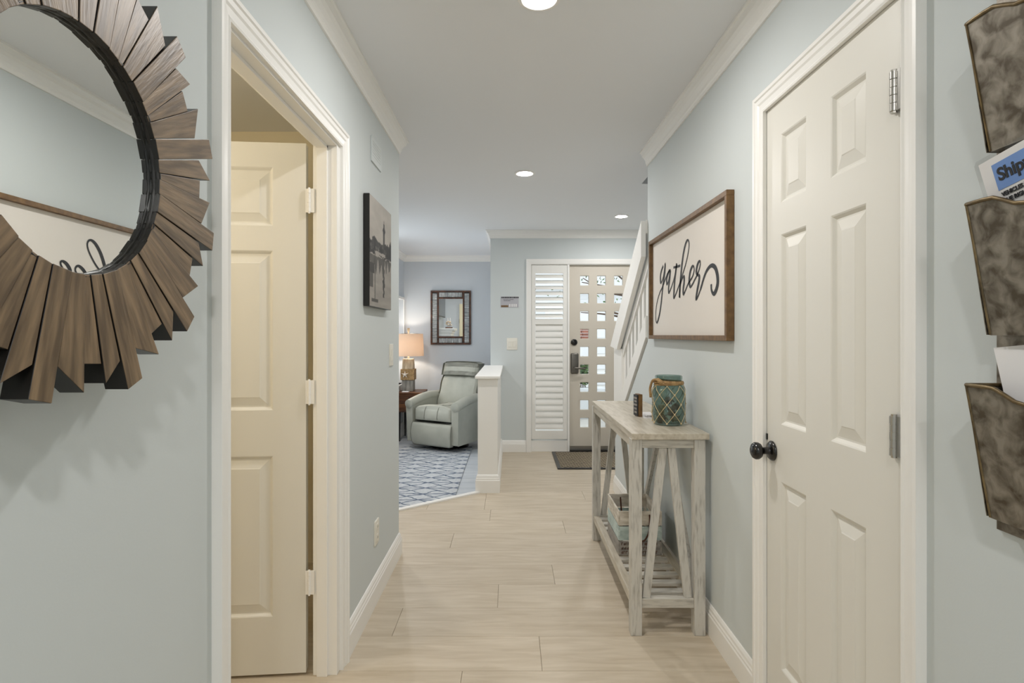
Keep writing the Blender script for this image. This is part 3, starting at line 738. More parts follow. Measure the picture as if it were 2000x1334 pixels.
S2 = [(300, 464), (350, 452), (395, 436)]
def ribbon(mb, pts, wfun, x0, x1):
    P = smoothpath([(a, b, 0) for a, b in pts], 5); n = len(P); L_, R_ = [], []
    for i in range(n):
        d = (P[min(i + 1, n - 1)] - P[max(i - 1, 0)]); d = d.normalized() if d.length > 1e-9 else Vector((1, 0, 0))
        w = wfun(i / (n - 1), d) / 2; nn = Vector((-d.y, d.x, 0)); L_.append(P[i] + nn * w); R_.append(P[i] - nn * w)
    for i in range(n - 1):
        q = [L_[i], R_[i], R_[i + 1], L_[i + 1]]
        mb.add([(x0, v.x, v.y) for v in q] + [(x1, v.x, v.y) for v in q], [(4, 5, 6, 7), (0, 1, 5, 4), (3, 2, 6, 7)])
lt = MB()
wf = lambda t, d: .0105 + .012 * max(0, -d.y if d.y < 0 else 0) + (.006 if t > .88 else 0)
ribbon(lt, [ip(*p) for p in S1], wf, XS - .004, XS - .0055); ribbon(lt, [ip(*p) for p in S2], lambda t, d: .012, XS - .004, XS - .0055)
lt.obj('lettering', 'ink', sg)

# ------------------------------------------------------------------ canvas picture
cv = thing('canvas_picture', 'sepia harbour photograph with a lighthouse on a black-edged canvas', 'picture', (XL, 2.78, 1.43))
cy0, cy1, cz0, cz1 = 2.552, 3.012, 1.430, 1.937
MB().box(XL + .002, XL + .029, cy0, cy1, cz0, cz1).obj('canvas', 'black', cv, bevel=.002)
rn = random.Random(11); NS = [[rn.random() for _ in range(64)] for _ in range(64)]
def vn(x, y):
    xi, yi = int(math.floor(x)), int(math.floor(y)); fx_, fy_ = x - xi, y - yi
    g = lambda a, b: NS[a % 64][b % 64]
    sx, sy = fx_ * fx_ * (3 - 2 * fx_), fy_ * fy_ * (3 - 2 * fy_)
    return (g(xi, yi) * (1 - sx) + g(xi + 1, yi) * sx) * (1 - sy) + (g(xi, yi + 1) * (1 - sx) + g(xi + 1, yi + 1) * sx) * sy
def fbm(x, y): return .55 * vn(x, y) + .3 * vn(2.1 * x + 9, 2.1 * y) + .15 * vn(4.3 * x, 4.3 * y + 5)
def harbour(u, v):
    sky = .50 + .16 * v + .12 * (fbm(u * 3, v * 9) - .5) + .06 * (1 - abs(v - .66) * 3)
    g = sky
    shore_t, shore_b = .60 + .05 * u, .47 + .02 * u
    if v < shore_b:                                             # water
        g = .60 + .10 * (fbm(u * 3, v * 20) - .5) - .10 * max(0, (v - .25))
        if abs(u - .62 - .012 * math.sin(v * 90)) < .030 + .02 * (v > .2) * (v < .27) and v > .10: g = .26
        edge = .28 + .20 * fbm(u * 9, 3) + .05 * math.sin(u * 40)
        if v > edge: g = .30 + .14 * fbm(u * 14, v * 10)
        if u < .14 and .17 < v < .30 + .4 * u: g = .36
        if u < .2 and .30 < v < .40: g = .28
    elif v < shore_t + .04 * (fbm(u * 14, 1) - .5):             # rocks, boats, shore
        n = fbm(u * 13 + v * 6, v * 26 - u * 8); g = .16 + .62 * max(0, n - .3)
        if v < shore_b + .03: g = .20 + .1 * n
        if v < shore_b + .05 and fbm(u * 6, v * 40) > .55: g = .62
    if .10 < u < .40 and shore_t - .05 < v < .655 - .25 * abs(u - .2): g = .20 + .12 * fbm(u * 20, v * 20)
    if u > .90 and .5 < v < .69 + .02 * math.sin(u * 80): g = .16
    if .76 < u < .86 and .5 < v < .66 - .6 * abs(u - .80): g = .18
    w = .040 + .020 * max(0, .70 - v)
    if abs(u - .63) < w and .58 < v < .76: g = .16 + .10 * (fbm(u * 20, v * 30)) + (.12 if u < .615 else 0)
    if abs(u - .63) < .068 * (1 - abs(v - .765) * 18) and .72 < v < .81: g = .15
    if abs(u - .63) < .028 and .78 < v < .835: g = .17
    if abs(u - .63) < .010 and .83 < v < .865: g = .2
    if abs(u - .22) < .011 and .05 < v < .64: g = .30 if v < .5 else g - .10
    if .08 < u < .36 and .045 < v < .07: g = .34
    g = .5 + (g - .52) * 1.15; return (g * .98, g * .945, g * .90)
picture('print', cy1 - cy0 - .004, cz1 - cz0 - .004, 110, 130, harbour, lambda a, b: (XL + .0295, cy0 + .002 + a, cz0 + .002 + b), cv)

# ------------------------------------------------------------------ small wall fittings
v = thing('air_vent', 'painted vent plate high on the left wall above the canvas picture', 'vent', (XL, 2.79, 2.13))
MB().plate([2.69, 2.89], [2.125, 2.245], [(2.71, 2.87, 2.145, 2.225)], XL, XL + .007, XYZ_x).obj('frame', 'vent_paint', v, bevel=.002)
for k in range(6):
    MB().box(XL + .001, XL + .0055, 2.71, 2.87, 2.1455 + .0135 * k, 2.1575 + .0135 * k).obj('slat', 'vent_paint', v, bevel=.001)
s = thing('light_switch', 'single ivory light switch near the end of the left wall', 'light switch', (XL, 3.14, 1.13))
MB().rbox(XL - .002, XL + .007, 3.10, 3.18, 1.13, 1.25, .0035).obj('cover_plate', 'plastic', s, smooth=40)
MB().box(XL + .005, XL + .010, 3.124, 3.156, 1.157, 1.223).obj('rocker', 'plastic', s, bevel=.002)
s = thing('wall_outlet', 'ivory power outlet low on the left wall above the baseboard', 'outlet', (XL, 2.80, .275))
MB().rbox(XL - .002, XL + .007, 2.757, 2.837, .272, .392, .0035).obj('cover_plate', 'plastic', s, smooth=40)
for z in (.305, .357):
    q = MB().rbox(XL + .004, XL + .0095, 2.781, 2.813, z - .018, z + .018, .005).obj('socket', 'plastic', s, smooth=40)
    for dy in (-.006, .006): MB().box(XL + .009, XL + .0098, 2.797 + dy - .0012, 2.797 + dy + .0012, z - .004, z + .007).obj('slot', 'slot', q)
s = thing('double_switch', 'ivory two-gang light switch between notice and half wall on the foyer wall', 'light switch', (.012, YF, 1.13))
MB().rbox(-.047, .071, YF - .007, YF + .002, 1.133, 1.265, .0035).obj('cover_plate', 'plastic', s, smooth=40)
for x in (-.013, .037): MB().box(x - .017, x + .017, YF - .011, YF - .005, 1.165, 1.232).obj('rocker', 'plastic', s, bevel=.002)
s = thing('notice_card', 'small pale notice card with lettering stuck on the foyer wall', 'notice', (-.015, YF, 1.61))
MB().box(-.115, .083, YF - .004, YF - .0005, 1.605, 1.725).obj('card', mat('card_grey', 'AFAEB4', rough=.3), s, bevel=.001)
b = MB(); rq = random.Random(5); x = -.105
while x < .07:
    w = rq.uniform(.008, .016); b.box(x, x + w, YF - .0046, YF - .004, 1.707, 1.722); x += w + .004
for z, xa, xb in ((1.69, -.085, .03), (1.675, -.08, -.01)):
    x = xa
    while x < xb: w = rq.uniform(.005, .012); b.box(x, x + w, YF - .0046, YF - .004, z, z + .005); x += w + .003
b.obj('lettering', 'ink', s)
b = MB(); b.box(-.11, -.03, YF - .0046, YF - .004, 1.608, 1.628); b.obj('picture_band', 'frame_brown', s)
b = MB()
for x in (-.02, .005, .028, .05): b.box(x, x + .014, YF - .0046, YF - .004, 1.61, 1.642)
b.obj('picture_blocks', 'paper', s)

# ------------------------------------------------------------------ console table
ct = thing('console_table', 'narrow whitewashed wooden console table with slatted shelf on the right wall', 'table', (.685, 3.045, 0))
tx0, tx1, ty0, ty1, tz = .520, .852, 2.44, 3.655, .876
MB().box(tx0, tx1, ty0, ty1, tz - .026, tz).obj('tabletop', 'distressed_y', ct, bevel=.002)
lx = ((.518, .566), (.792, .840)); ly = ((2.455, 2.503), (3.59, 3.638))
for a in lx:
    for c in ly: MB().box(a[0], a[1], c[0], c[1], 0, tz - .026).obj('leg', 'distressed', ct, bevel=.002)
for c in ly: MB().box(.566, .792, c[0] + .006, c[1] - .006, tz - .066, tz - .026).obj('apron', 'distressed_x', ct, bevel=.0015)
for a in lx: MB().box(a[0] + .006, a[1] - .006, 2.503, 3.59, tz - .066, tz - .026).obj('apron', 'distressed_y', ct, bevel=.0015)
for c in ly: MB().box(.566, .792, c[0] + .006, c[1] - .006, .118, .158).obj('shelf_rail', 'distressed_x', ct, bevel=.0015)
for a in lx: MB().box(a[0] + .006, a[1] - .006, 2.503, 3.59, .118, .158).obj('shelf_rail', 'distressed_y', ct, bevel=.0015)
n = 12
for k in range(n):
    y = 2.548 + (3.545 - 2.548) * k / (n - 1)
    MB().box(.560, .798, y - .022, y + .022, .142, .157).obj('shelf_slat', 'distressed_x', ct, bevel=.0015)
for c in ly:
    yc = (c[0] + c[1]) / 2
    for xa, xb in ((.661, .588), (.697, .770)):
        MB().bar((xa, yc, tz - .066), (xb, yc, .158), .034, .02, up=(0, 1, 0)).obj('brace', 'distressed', ct, bevel=.0015)
for ya, yb in ((3.10, 3.56), (2.99, 2.53)):
    MB().bar((.816, ya, tz - .066), (.816, yb, .158), .034, .02, up=(1, 0, 0)).obj('brace', 'distressed', ct, bevel=.0015)

# jar with rope and net
jx, jy = .748, 2.70
jar = thing('glass_jar', 'sea-green glass jar wrapped in cord netting on the console table', 'jar', (jx, jy, tz))
prof = [(.0005, .003), (.062, .003), (.070, .008), (.074, .020), (.075, .06), (.0755, .12), (.075, .160), (.071, .178), (.063, .192), (.060, .197), (.060, .210), (.063, .214), (.063, .228), (.060, .232)]
inner = [(.056, .232), (.056, .205), (.058, .195), (.068, .176), (.071, .158), (.071, .02), (.060, .010), (.0005, .010)]
MB().lathe(prof + inner, 40, Matrix.Translation((jx, jy, tz)), caps=False).obj('glass_body', 'jar_glass', jar, smooth=50)
cy = lambda a, r, z: (jx + r * math.cos(a), jy + r * math.sin(a), tz + z)
rp = MB()
for q in range(3):
    rp.tube([cy(2 * PI * i / 32, .0655 + (.0015 if q == 1 else 0), .190 + .0072 * q + .003 * math.sin(2 * PI * i / 32 + q + 2.6)) for i in range(32)], .0042, 8, closed=True)
a0 = math.radians(232)
rp.tube(smoothpath([cy(a0, .068, .204), cy(a0 - .15, .076, .212), cy(a0 - .35, .072, .216), cy(a0 - .2, .074, .203), cy(a0 + .1, .074, .195), cy(a0 - .1, .078, .206), cy(a0 - .45, .076, .214), cy(a0 - .8, .077, .208), cy(a0 - 1.0, .081, .190), cy(a0 - 1.02, .086, .165), cy(a0 - 1.04, .084, .138), cy(a0 - 1.0, .084, .128)], 5), .0062, 8)
rp.obj('rope_tie', 'rope', jar, smooth=60)
NK = 7; levels = [.012, .055, .100, .145, .186]; net = MB(); kn = MB()
R = lambda z: .0772 if z < .165 else .0772 - (z - .165) * .42
off = math.radians(-8)
for li, z in enumerate(levels):
    for k in range(NK):
        a = off + 2 * PI * (k + (.5 if li % 2 else 0)) / NK
        if li < 4: kn.ball(cy(a, R(z) + .001, z), .0042, 6)
        if li < len(levels) - 1:
            z2 = levels[li + 1]
            for sgn in (-.5, .5):
                a2 = a + sgn * 2 * PI / NK
                net.tube([cy(a + (a2 - a) * t, R(z + (z2 - z) * t), z + (z2 - z) * t) for t in (0, .25, .5, .75, 1)], .0014, 5)
net.obj('netting', 'cord', jar, smooth=60)['kind'] = 'stuff'
kn.obj('knots', 'cord', jar, smooth=60)['kind'] = 'stuff'
rq = random.Random(8)
for k, (dx, dy, z, rx, mtl, tl) in enumerate([(-.03, -.02, .03, .026, 'shell1', .4), (.03, -.022, .032, .024, 'shell2', -.5), (.0, -.04, .06, .024, 'shell1', 1.0), (-.028, .022, .034, .027, 'shell2', .2), (.03, .026, .04, .026, 'shell1', -.9), (.035, -.006, .082, .024, 'shell1', .7), (-.03, -.004, .080, .025, 'shell2', -.3), (.01, .008, .108, .024, 'shell1', .3)]):
    mb = MB(); pts = []
    for i in range(22):
        t = i / 21; a = t * 4.2 * PI; r = rx * .55 * (1 - t) + .001; pts.append((math.cos(a) * r, math.sin(a) * r, t * rx * 1.5 - rx * .6))
    mt = Matrix.Translation((jx + dx, jy + dy, tz + z)) @ Matrix.Rotation(tl + 1.3, 4, 'Y') @ Matrix.Rotation(k, 4, 'Z')
    mb.tube([mt @ Vector(p) for p in pts], [rx * .48 * (1 - i / 22) + .001 for i in range(22)], 7)
    tag(mb.obj('seashell', mtl, None, smooth=60), 'spiral seashell lying in the sea-green glass jar', 'seashell', 'seashells in the jar')

# block sign and card
bs = thing('block_sign', 'small stained wood block sign standing beside the glass jar', 'block sign', (.662, 2.965, tz))
mt = Matrix.Translation((.662, 2.965, tz)) @ Matrix.Rotation(math.radians(8), 4, 'Z')
MB().box(-.006, .014, -.028, .028, 0, .116, 0, mt).obj('block', 'frame_brown', bs, bevel=.0012)
MB().box(-.012, -.006, -.022, .034, .004, .112, 0, mt).obj('front_plaque', 'ink', bs, bevel=.0008)
lb = MB()
for z, a, b in ((.095, -.016, .028), (.078, -.012, .02), (.060, -.018, .03), (.04, -.012, .024), (.022, -.014, .018)): lb.box(-.0128, -.012, a, b, z - .005, z + .005, 0, mt)
lb.obj('lettering', 'crate_dark', bs)
pc = thing('paper_card', 'thin white card with a grey sketch lying between jar and block sign', 'card', (.727, 2.99, tz))
mt = Matrix.Translation((.727, 2.99, tz)) @ Matrix.Rotation(math.radians(-6), 4, 'Z')
MB().box(-.042, .042, -.11, .13, .0, .0012, 0, mt).obj('card', 'paper', pc)
sk = MB(); rq = random.Random(4)
for k in range(9):
    p = [(rq.uniform(-.034, .03), rq.uniform(-.09, .02)) for _ in range(4)]
    P = smoothpath([(a, b, .0016) for a, b in p], 5)
    sk.tube([mt @ q for q in P], .0007, 4)
sk.obj('sketch', mat('pencil', '8A8884', rough=.8), pc)

# crate on the shelf
cr = thing('wooden_crate', 'open slatted crate painted white, aqua and grey on the shelf', 'crate', (.668, 3.105, .157))
cx0, cx1, cyy0, cyy1, cz = .556, .780, 2.94, 3.27, .1575
bands = [(.004, .073, 'crate_dark'), (.080, .150, 'crate_aqua'), (.157, .230, 'crate_white')]
for za, zb, ml in bands:
    MB().box(cx0 + .008, cx1 - .008, cyy0, cyy0 + .009, cz + za, cz + zb).obj('slat', ml, cr, bevel=.001)
    MB().box(cx0 + .008, cx1 - .008, cyy1 - .009, cyy1, cz + za, cz + zb).obj('slat', ml, cr, bevel=.001)
    MB().box(cx0, cx0 + .008, cyy0, cyy1, cz + za, cz + zb).obj('slat', ml, cr, bevel=.001)
    MB().box(cx1 - .008, cx1, cyy0, cyy1, cz + za, cz + zb).obj('slat', ml, cr, bevel=.001)
MB().box(cx0 + .008, cx1 - .008, cyy0 + .009, cyy1 - .009, cz, cz + .008).obj('bottom', 'crate_white', cr)
for x in (cx0 + .015, cx1 - .015):
    for y in (cyy0 + .016, cyy1 - .016): MB().box(x - .007, x + .007, y - .007, y + .007, cz + .006, cz + .222).obj('corner_post', 'crate_white', cr)
lb = MB(); rq = random.Random(9)
for z0 in (.011, .033, .055):
    x = cx0 + .014
    while x < cx1 - .03:
        w = rq.uniform(.006, .012); hh = .014
        kind = rq.randrange(3)
        if kind == 0: lb.box(x, x + .003, cyy0 - .0006, cyy0, cz + z0, cz + z0 + hh); lb.box(x, x + w, cyy0 - .0006, cyy0, cz + z0 + hh - .003, cz + z0 + hh)
        elif kind == 1: lb.box(x, x + w, cyy0 - .0006, cyy0, cz + z0, cz + z0 + .003); lb.box(x, x + w, cyy0 - .0006, cyy0, cz + z0 + .006, cz + z0 + .009); lb.box(x + w - .003, x + w, cyy0 - .0006, cyy0, cz + z0, cz + z0 + hh)
        else: lb.box(x, x + .003, cyy0 - .0006, cyy0, cz + z0, cz + z0 + hh); lb.box(x + w - .003, x + w, cyy0 - .0006, cyy0, cz + z0, cz + z0 + hh)
        x += w + .003
lb.obj('lettering', 'darkwood', cr)
for yy, sgn in ((cyy0, -1), (cyy1, -1)):
    yq = yy + (-.004 if yy == cyy0 else -.013)
    MB().tube(smoothpath([(.716, yq + .006, cz + .212), (.716, yq - .002, cz + .19), (.712, yq - .004, cz + .13), (.690, yq - .005, cz + .085), (.662, yq - .005, cz + .083), (.635, yq - .004, cz + .12), (.628, yq - .002, cz + .19), (.628, yq + .006, cz + .212)], 5), .0042, 8).obj('rope_handle', 'dark_rope', cr, smooth=60)

# ------------------------------------------------------------------ tin wall file holder
XP = XR
fh = thing('file_holder', 'rusty galvanised tin wall file holder with three pockets', 'file holder', (XP, .85, .95))
MB().box(XP - .006, XP - .001, .705, 1.012, .955, 2.0).obj('back_panel', 'galv', fh)
def pocket(zt, zb):
    Y0, Y1, D = .70, 1.000, .070
    n = 16; rimp = []
    def top(s):      # s from 0 (far edge) to 1 (near edge): flat, then scooped
        e = min(1, max(0, (min(s, 1 - s) - .16) / .2)); e = e * e * (3 - 2 * e); return zt - .022 * e
    fr = lambda y, z, off: XP - D + (XP - .034 - (XP - D)) * (zt - z) / (zt - zb) - off
    mb = MB(); vs = []; fs = []
    for i in range(n + 1):
        s = i / n; zt_ = top(s)
        for zz, k in ((zt_, 0), (zb, 1)):
            yy = Y1 + (Y0 - Y1) * s; inset = .008 * (1 - (zz - zb) / (zt - zb)); yy = min(max(yy, Y0 + inset), Y1 - inset)
            vs.append((fr(yy, zz, 0), yy, zz)); vs.append((fr(yy, zz, 0) + .0015, yy, zz))
        rimp.append((fr(0, zt_, 0), Y1 + (Y0 - Y1) * s, zt_))
    for i in range(n):
        a = i * 4; b = a + 4
        fs += [(a, b, b + 2, a + 2), (a + 1, a + 3, b + 3, b + 1), (a, a + 1, b + 1, b)]
    mb.add(vs, fs)
    for yy in (Y0, Y1):
        mb.prism([(fr(0, zt, 0), zt), (XP - .006, zt), (XP - .006, zb), (fr(0, zb, 0), zb)], yy - .0008, yy + .0008, lambda a, b, t: (a, t, b))
    mb.box(fr(0, zb, 0), XP - .006, Y0 + .008, Y1 - .008, zb - .001, zb + .001)
    p = mb.obj('pocket', 'galv', fh)
    mb = MB(); mb.tube([(XP - .008, Y1, zt)] + rimp + [(XP - .008, Y0, zt)], .0035, 8)
    mb.tube([(fr(0, zt, 0), Y1, zt), (fr(0, zb, 0), Y1 - .008, zb)], .0022, 6); mb.tube([(fr(0, zt, 0), Y0, zt), (fr(0, zb, 0), Y0 + .008, zb)], .0022, 6)
    mb.obj('hem', 'galv_edge', p, smooth=60)
for zt, zb in ((1.846, 1.62), (1.529, 1.30), (1.212, .982)): pocket(zt, zb)
# laminated sheet in the middle pocket (columns: text to the right, up, out of the face)
ls = thing('laminated_sheet', 'laminated notice with a blue header in the middle tin pocket', 'notice', (XP - .03, .90, 1.36))
rot9, lean = math.radians(9), math.radians(9)
B = Matrix(((0, 0, -1, 0), (-1, 0, 0, 0), (0, 1, 0, 0), (0, 0, 0, 1)))
LM = Matrix.Translation((XP - .044, 1.012, 1.606)) @ Matrix.Rotation(-lean, 4, 'Y') @ B @ Matrix.Rotation(rot9, 4, 'Z')
sheet = lambda a, b, t: tuple(LM @ Vector((a, b, t)))
MB().prism([(-.004, -.19), (.214, -.19), (.214, -.006), (.208, 0), (.002, 0), (-.004, -.006)], -.0006, .0006, sheet).obj('laminate', 'laminate', ls)
MB().prism([(.006, -.18), (.204, -.18), (.204, -.008), (.006, -.008)], -.0004, .0004, lambda a, b, t: sheet(a, b, t + .0012)).obj('paper', 'paper', ls)
MB().prism([(.030, -.066), (.185, -.066), (.185, -.020), (.030, -.020)], 0, .0003, lambda a, b, t: sheet(a, b, t + .0018)).obj('header', 'blue_print', ls)
text('Shipyard', .030, LM @ Matrix.Translation((.037, -.051, .0024)), 'ink', ls, offset=.0009)
text('VEHICLES HAVE', .0098, LM @ Matrix.Translation((.034, -.078, .0024)), 'ink', ls, offset=.0003)
text('THE RIGHT OF WAY', .0098, LM @ Matrix.Translation((.034, -.0895, .0024)), 'ink', ls, offset=.0003)
ps = thing('paper_sheet', 'blank white paper leaning in the lowest tin pocket', 'paper', (XP - .03, .88, 1.02))
PM = Matrix.Translation((XP - .018, 1.004, 1.277)) @ Matrix.Rotation(math.radians(5), 4, 'Y') @ B @ Matrix.Rotation(math.radians(6), 4, 'Z')
MB().prism([(0, 0), (.21, 0), (.21, -.27), (.07, -.27)], -.0005, .0005, lambda a, b, t: tuple(PM @ Vector((a, b, t)))).obj('sheet', 'paper', ps)

# ------------------------------------------------------------------ foyer mat
dm = thing('doormat', 'dark woven doormat with black border in front of the front door', 'doormat', (.98, 5.90, 0))
MB().rbox(.45, 1.50, 5.49, 6.285, .0, .012, .004).obj('border', 'black', dm)
MB().box(.485, 1.465, 5.525, 6.25, .002, .0135).obj('weave', 'mat', dm)

# ------------------------------------------------------------------ living room
rg = tag(MB().rbox(-1.55, -.50, 4.62, 7.37, LZ, LZ + .012, .004).obj('area_rug', 'rug'), 'pale blue area rug with a darker blue trellis pattern under the recliner', 'rug')

# recliner: local frame, width along x, facing -y
RL = Vector((-.800, 7.42, LZ + .012)); RT = Matrix.Translation(RL) @ Matrix.Rotation(math.radians(-30), 4, 'Z')
rc = thing('recliner', 'sage-grey leather recliner armchair with a headrest roll', 'armchair', RL)
def rl(mb, name, ml='leather', sm_=60, parent=None): return mb.obj(name, ml, parent or rc, smooth=sm_)
rl(MB().lathe([(.0005, 0), (.25, 0), (.25, .012), (.2, .03), (.06, .04), (.06, .10), (.0005, .10)], 28, RT), 'swivel_base', 'black')
rl(MB().rbox(-.27, .27, -.30, .30, .09, .30, .03, mtx=RT), 'chassis', 'black')
def foot(v):
    v.y -= .035 * (1 - ((v.z - .20) / .15) ** 2) ; v.x *= 1 - .05 * max(0, (.16 - v.z) / .1); return v
fr = rl(MB().rbox(-.312, .312, -.395, -.30, .055, .345, .035, 5, mtx=RT, deform=foot, sub=5), 'footrest')
def seatd(v):
    k = max(0, 1 - (v.x / .30) ** 2); v.z += .045 * k * (1 if v.z > .42 else .2) + .02 * math.exp(-((v.y + .33) / .08) ** 2) * (v.z > .42)
    if v.y < -.2: v.y -= .05 * k * max(0, 1 - ((v.z - .43) / .10) ** 2)
    return v
se = rl(MB().rbox(-.298, .298, -.36, .22, .355, .505, .05, 6, mtx=RT, deform=seatd, sub=8), 'seat_cushion')
sm2 = MB()
for x in (-.10, .10):
    pts = []
    for i in range(15):
        t = i / 14
        if t < .3: v_ = Vector((x, -.36, .385 + t / .3 * .10))
        else: v_ = Vector((x, -.335 + (t - .3) / .7 * .48, .505))
        pts.append(seatd(v_) + Vector((0, -.003 if t < .3 else 0, .001)))
    sm2.tube([RT @ p for p in smoothpath(pts, 2)], .0035, 6)
rl(sm2, 'seam', 'seam', parent=se)
# backrest: three soft channels leaning back
def backd(v):
    z = v.z; k = 1 - (v.x / .31) ** 2
    v.x *= 1 - .10 * max(0, (z - .62) / .3) + .02 * math.sin(z * 25)
    if v.y < .13: v.y -= .035 * max(0, k) * (1 - ((z - .66) / .28) ** 2) + .007 * math.sin(v.x * 38 + z * 9) * math.exp(-((z - .83) / .10) ** 2) - .010 * (math.exp(-((v.x + .105) / .016) ** 2) + math.exp(-((v.x - .105) / .016) ** 2))
    v.y += (z - .42) * .30; return v
bk = rl(MB().rbox(-.312, .312, .085, .24, .42, .93, .06, 6, mtx=RT, deform=backd, sub=16), 'backrest')
def headd(v):
    k = 1 - (v.x / .31) ** 2
    if v.y < .24: v.y -= .03 * k - .010 * (math.exp(-((v.x + .105) / .016) ** 2) + math.exp(-((v.x - .105) / .016) ** 2)) - .005 * math.sin(v.x * 45 + 1)
    v.z += .012 * k + .04 * 0; v.y += (v.z - .42) * .30; return v
hd = rl(MB().rbox(-.295, .295, .06, .20, .885, 1.075, .066, 7, mtx=RT, deform=headd, sub=12), 'headrest')
# arms: side panels with a flared roll on top
for sgn in (-1, 1):
    prof = []
    N_ = 14
    for i in range(N_ + 1):
        t = i / N_; y = -.385 + .66 * t; prof.append((y, .575 + .075 * math.sin(PI * min(1, t * 1.15) * .62 + .0) - .0))
    poly = [(-.37, .085), (.30, .10), (.33, prof[-1][1] - .02)] + [(a, b - .025) for a, b in prof[::-1]]
    mb = MB(); mb.prism(poly, .305, .395, lambda a, b, t: RT @ Vector((sgn * (t + .015 * math.sin((b - .1) * 3) * (t > .35)), a, b)))
    arm = mb.obj('arm', 'leather', rc, bevel=.018, seg=4); arm.data.polygons.foreach_set('use_smooth', [True] * len(arm.data.polygons))
    mb = MB(); P = [RT @ Vector((sgn * .362, a, b - .02)) for a, b in prof]; P = [RT @ Vector((sgn * .362, -.398, prof[0][1] - .02))] + P
    mb.tube(P, [.045] + [.062] * len(prof), 18)
    mb.obj('arm_roll', 'leather', arm, smooth=60)
    mb = MB(); mb.tube([RT @ Vector((sgn * .408, a, b - .045)) for a, b in prof], .004, 6); mb.obj('seam', 'seam', arm)
# the power cord behind
tag(MB().tube(smoothpath([(-1.46, 8.28, .12), (-1.47, 8.30, -.05), (-1.45, 8.2, -.13), (-1.40, 8.1, -.148), (-1.28, 8.12, -.150), (-1.15, 8.2, -.150), (-1.0, 8.25, -.151)], 6), .004, 6).obj('power_cord', 'plastic', None, smooth=60), 'thin pale power cord hanging below the side table', 'cord')

# side table
tx0, tx1, ty0, ty1, tt = -1.555, -1.207, 7.75, 8.23, .515
tb = thing('side_table', 'dark walnut two-drawer side table carrying the lamp', 'side table', (-1.38, 7.99, LZ))
MB().box(tx0, tx1, ty0 - .012, ty1, tt - .022, tt).obj('tabletop', 'walnut', tb, bevel=.003)
m = MB(); m.box(tx0 + .004, tx1 - .004, ty0 + .018, ty1 - .004, .245, tt - .022); m.box(tx0 + .004, tx0 + .018, ty0, ty0 + .018, .245, tt - .022); m.box(tx1 - .018, tx1 - .004, ty0, ty0 + .018, .245, tt - .022)
m.box(tx0 + .018, tx1 - .018, ty0, ty0 + .018, .245, .262); m.box(tx0 + .018, tx1 - .018, ty0, ty0 + .018, .362, .374)
m.obj('case', 'darkwood', tb)
for za, zb in ((.264, .360), (.376, .491)):
    d = MB().box(tx0 + .021, tx1 - .021, ty0 - .003, ty0 + .017, za, zb).obj('drawer', 'walnut', tb, bevel=.002)
    MB().lathe([(.0005, 0), (.007, 0), (.007, .012), (.014, .018), (.014, .024), (.0005, .028)], 16, Matrix.Translation(((tx0 + tx1) / 2, ty0 - .003, (za + zb) / 2)) @ Matrix.Rotation(PI / 2, 4, 'X')).obj('knob', 'black_metal', d, smooth=50)
for x in (tx0 + .03, tx1 - .03):
    for y in (ty0 + .03, ty1 - .03): MB().tube([(x, y, .245), (x, y, LZ)], [.017, .009], 10).obj('leg', 'black', tb, smooth=50)
tag(MB().rbox(-1.49, -1.40, 7.76, 7.83, tt, tt + .012, .003).obj('booklet', 'paper'), 'small white booklet on the side table in front of the lamp', 'booklet')

# lamp
lxx, lyy = -1.44, 7.99
lp = thing('table_lamp', 'driftwood table lamp with starfish and burlap drum shade', 'lamp', (lxx, lyy, tt))
def blk(z0, z1, w0, w1, ml, nm):
    vs = []; 
    for z, w in ((z0, w0), (z1, w1)): vs += [(lxx - w, lyy - w, z), (lxx + w, lyy - w, z), (lxx + w, lyy + w, z), (lxx - w, lyy + w, z)]
    return MB().add(vs, [(3, 2, 1, 0), (4, 5, 6, 7), (0, 1, 5, 4), (1, 2, 6, 5), (2, 3, 7, 6), (3, 0, 4, 7)]).obj(nm, ml, lp, bevel=.005)
blk(tt, .672, .080, .080, 'lampgrey', 'lower_block'); blk(.822, .965, .078, .070, 'lampwood', 'upper_block')
bd = MB()
for k in range(14):
    z = .672 + (k + .5) * .15 / 14; w = .091
    bd.tube([(lxx - w, lyy - w, z), (lxx + w, lyy - w, z), (lxx + w, lyy + w, z), (lxx - w, lyy + w, z)], .0058, 6, closed=True)
bd.box(lxx - .088, lxx + .088, lyy - .088, lyy + .088, .672, .822); bd.obj('rope_band', 'rope', lp, smooth=60)
sf = MB(); pts = []; c0 = (lxx - .030, .748)
for i in range(10):
    a = PI / 2 + i * PI / 5; r = .062 if i % 2 == 0 else .019; pts.append((c0[0] + r * math.cos(a), c0[1] + r * math.sin(a)))
vs = [(a, lyy - .100, b) for a, b in pts] + [(c0[0], lyy - .122, c0[1]), (c0[0], lyy - .097, c0[1])]
sf.add(vs, [(i, (i + 1) % 10, 10) for i in range(10)] + [((i + 1) % 10, i, 11) for i in range(10)]).obj('starfish', 'star', lp, bevel=.003)
MB().lathe([(.0005, .965), (.02, .965), (.012, .975), (.016, .985), (.010, .995), (.008, 1.33), (.012, 1.335), (.016, 1.345), (.016, 1.36), (.02, 1.368), (.02, 1.395), (.0005, 1.397)], 18, Matrix.Translation((lxx, lyy, 0))).obj('neck_and_finial', 'lampwood', lp, smooth=50)
shd = MB(); shd.lathe([(.215, 1.005), (.203, 1.315)], 48, Matrix.Translation((lxx, lyy, 0)), caps=False)
shd.lathe([(.2135, 1.005), (.2015, 1.315)], 48, Matrix.Translation((lxx, lyy, 0)), caps=False)
shade = shd.obj('lamp_shade', 'burlap', lp, smooth=60)
sp = MB()
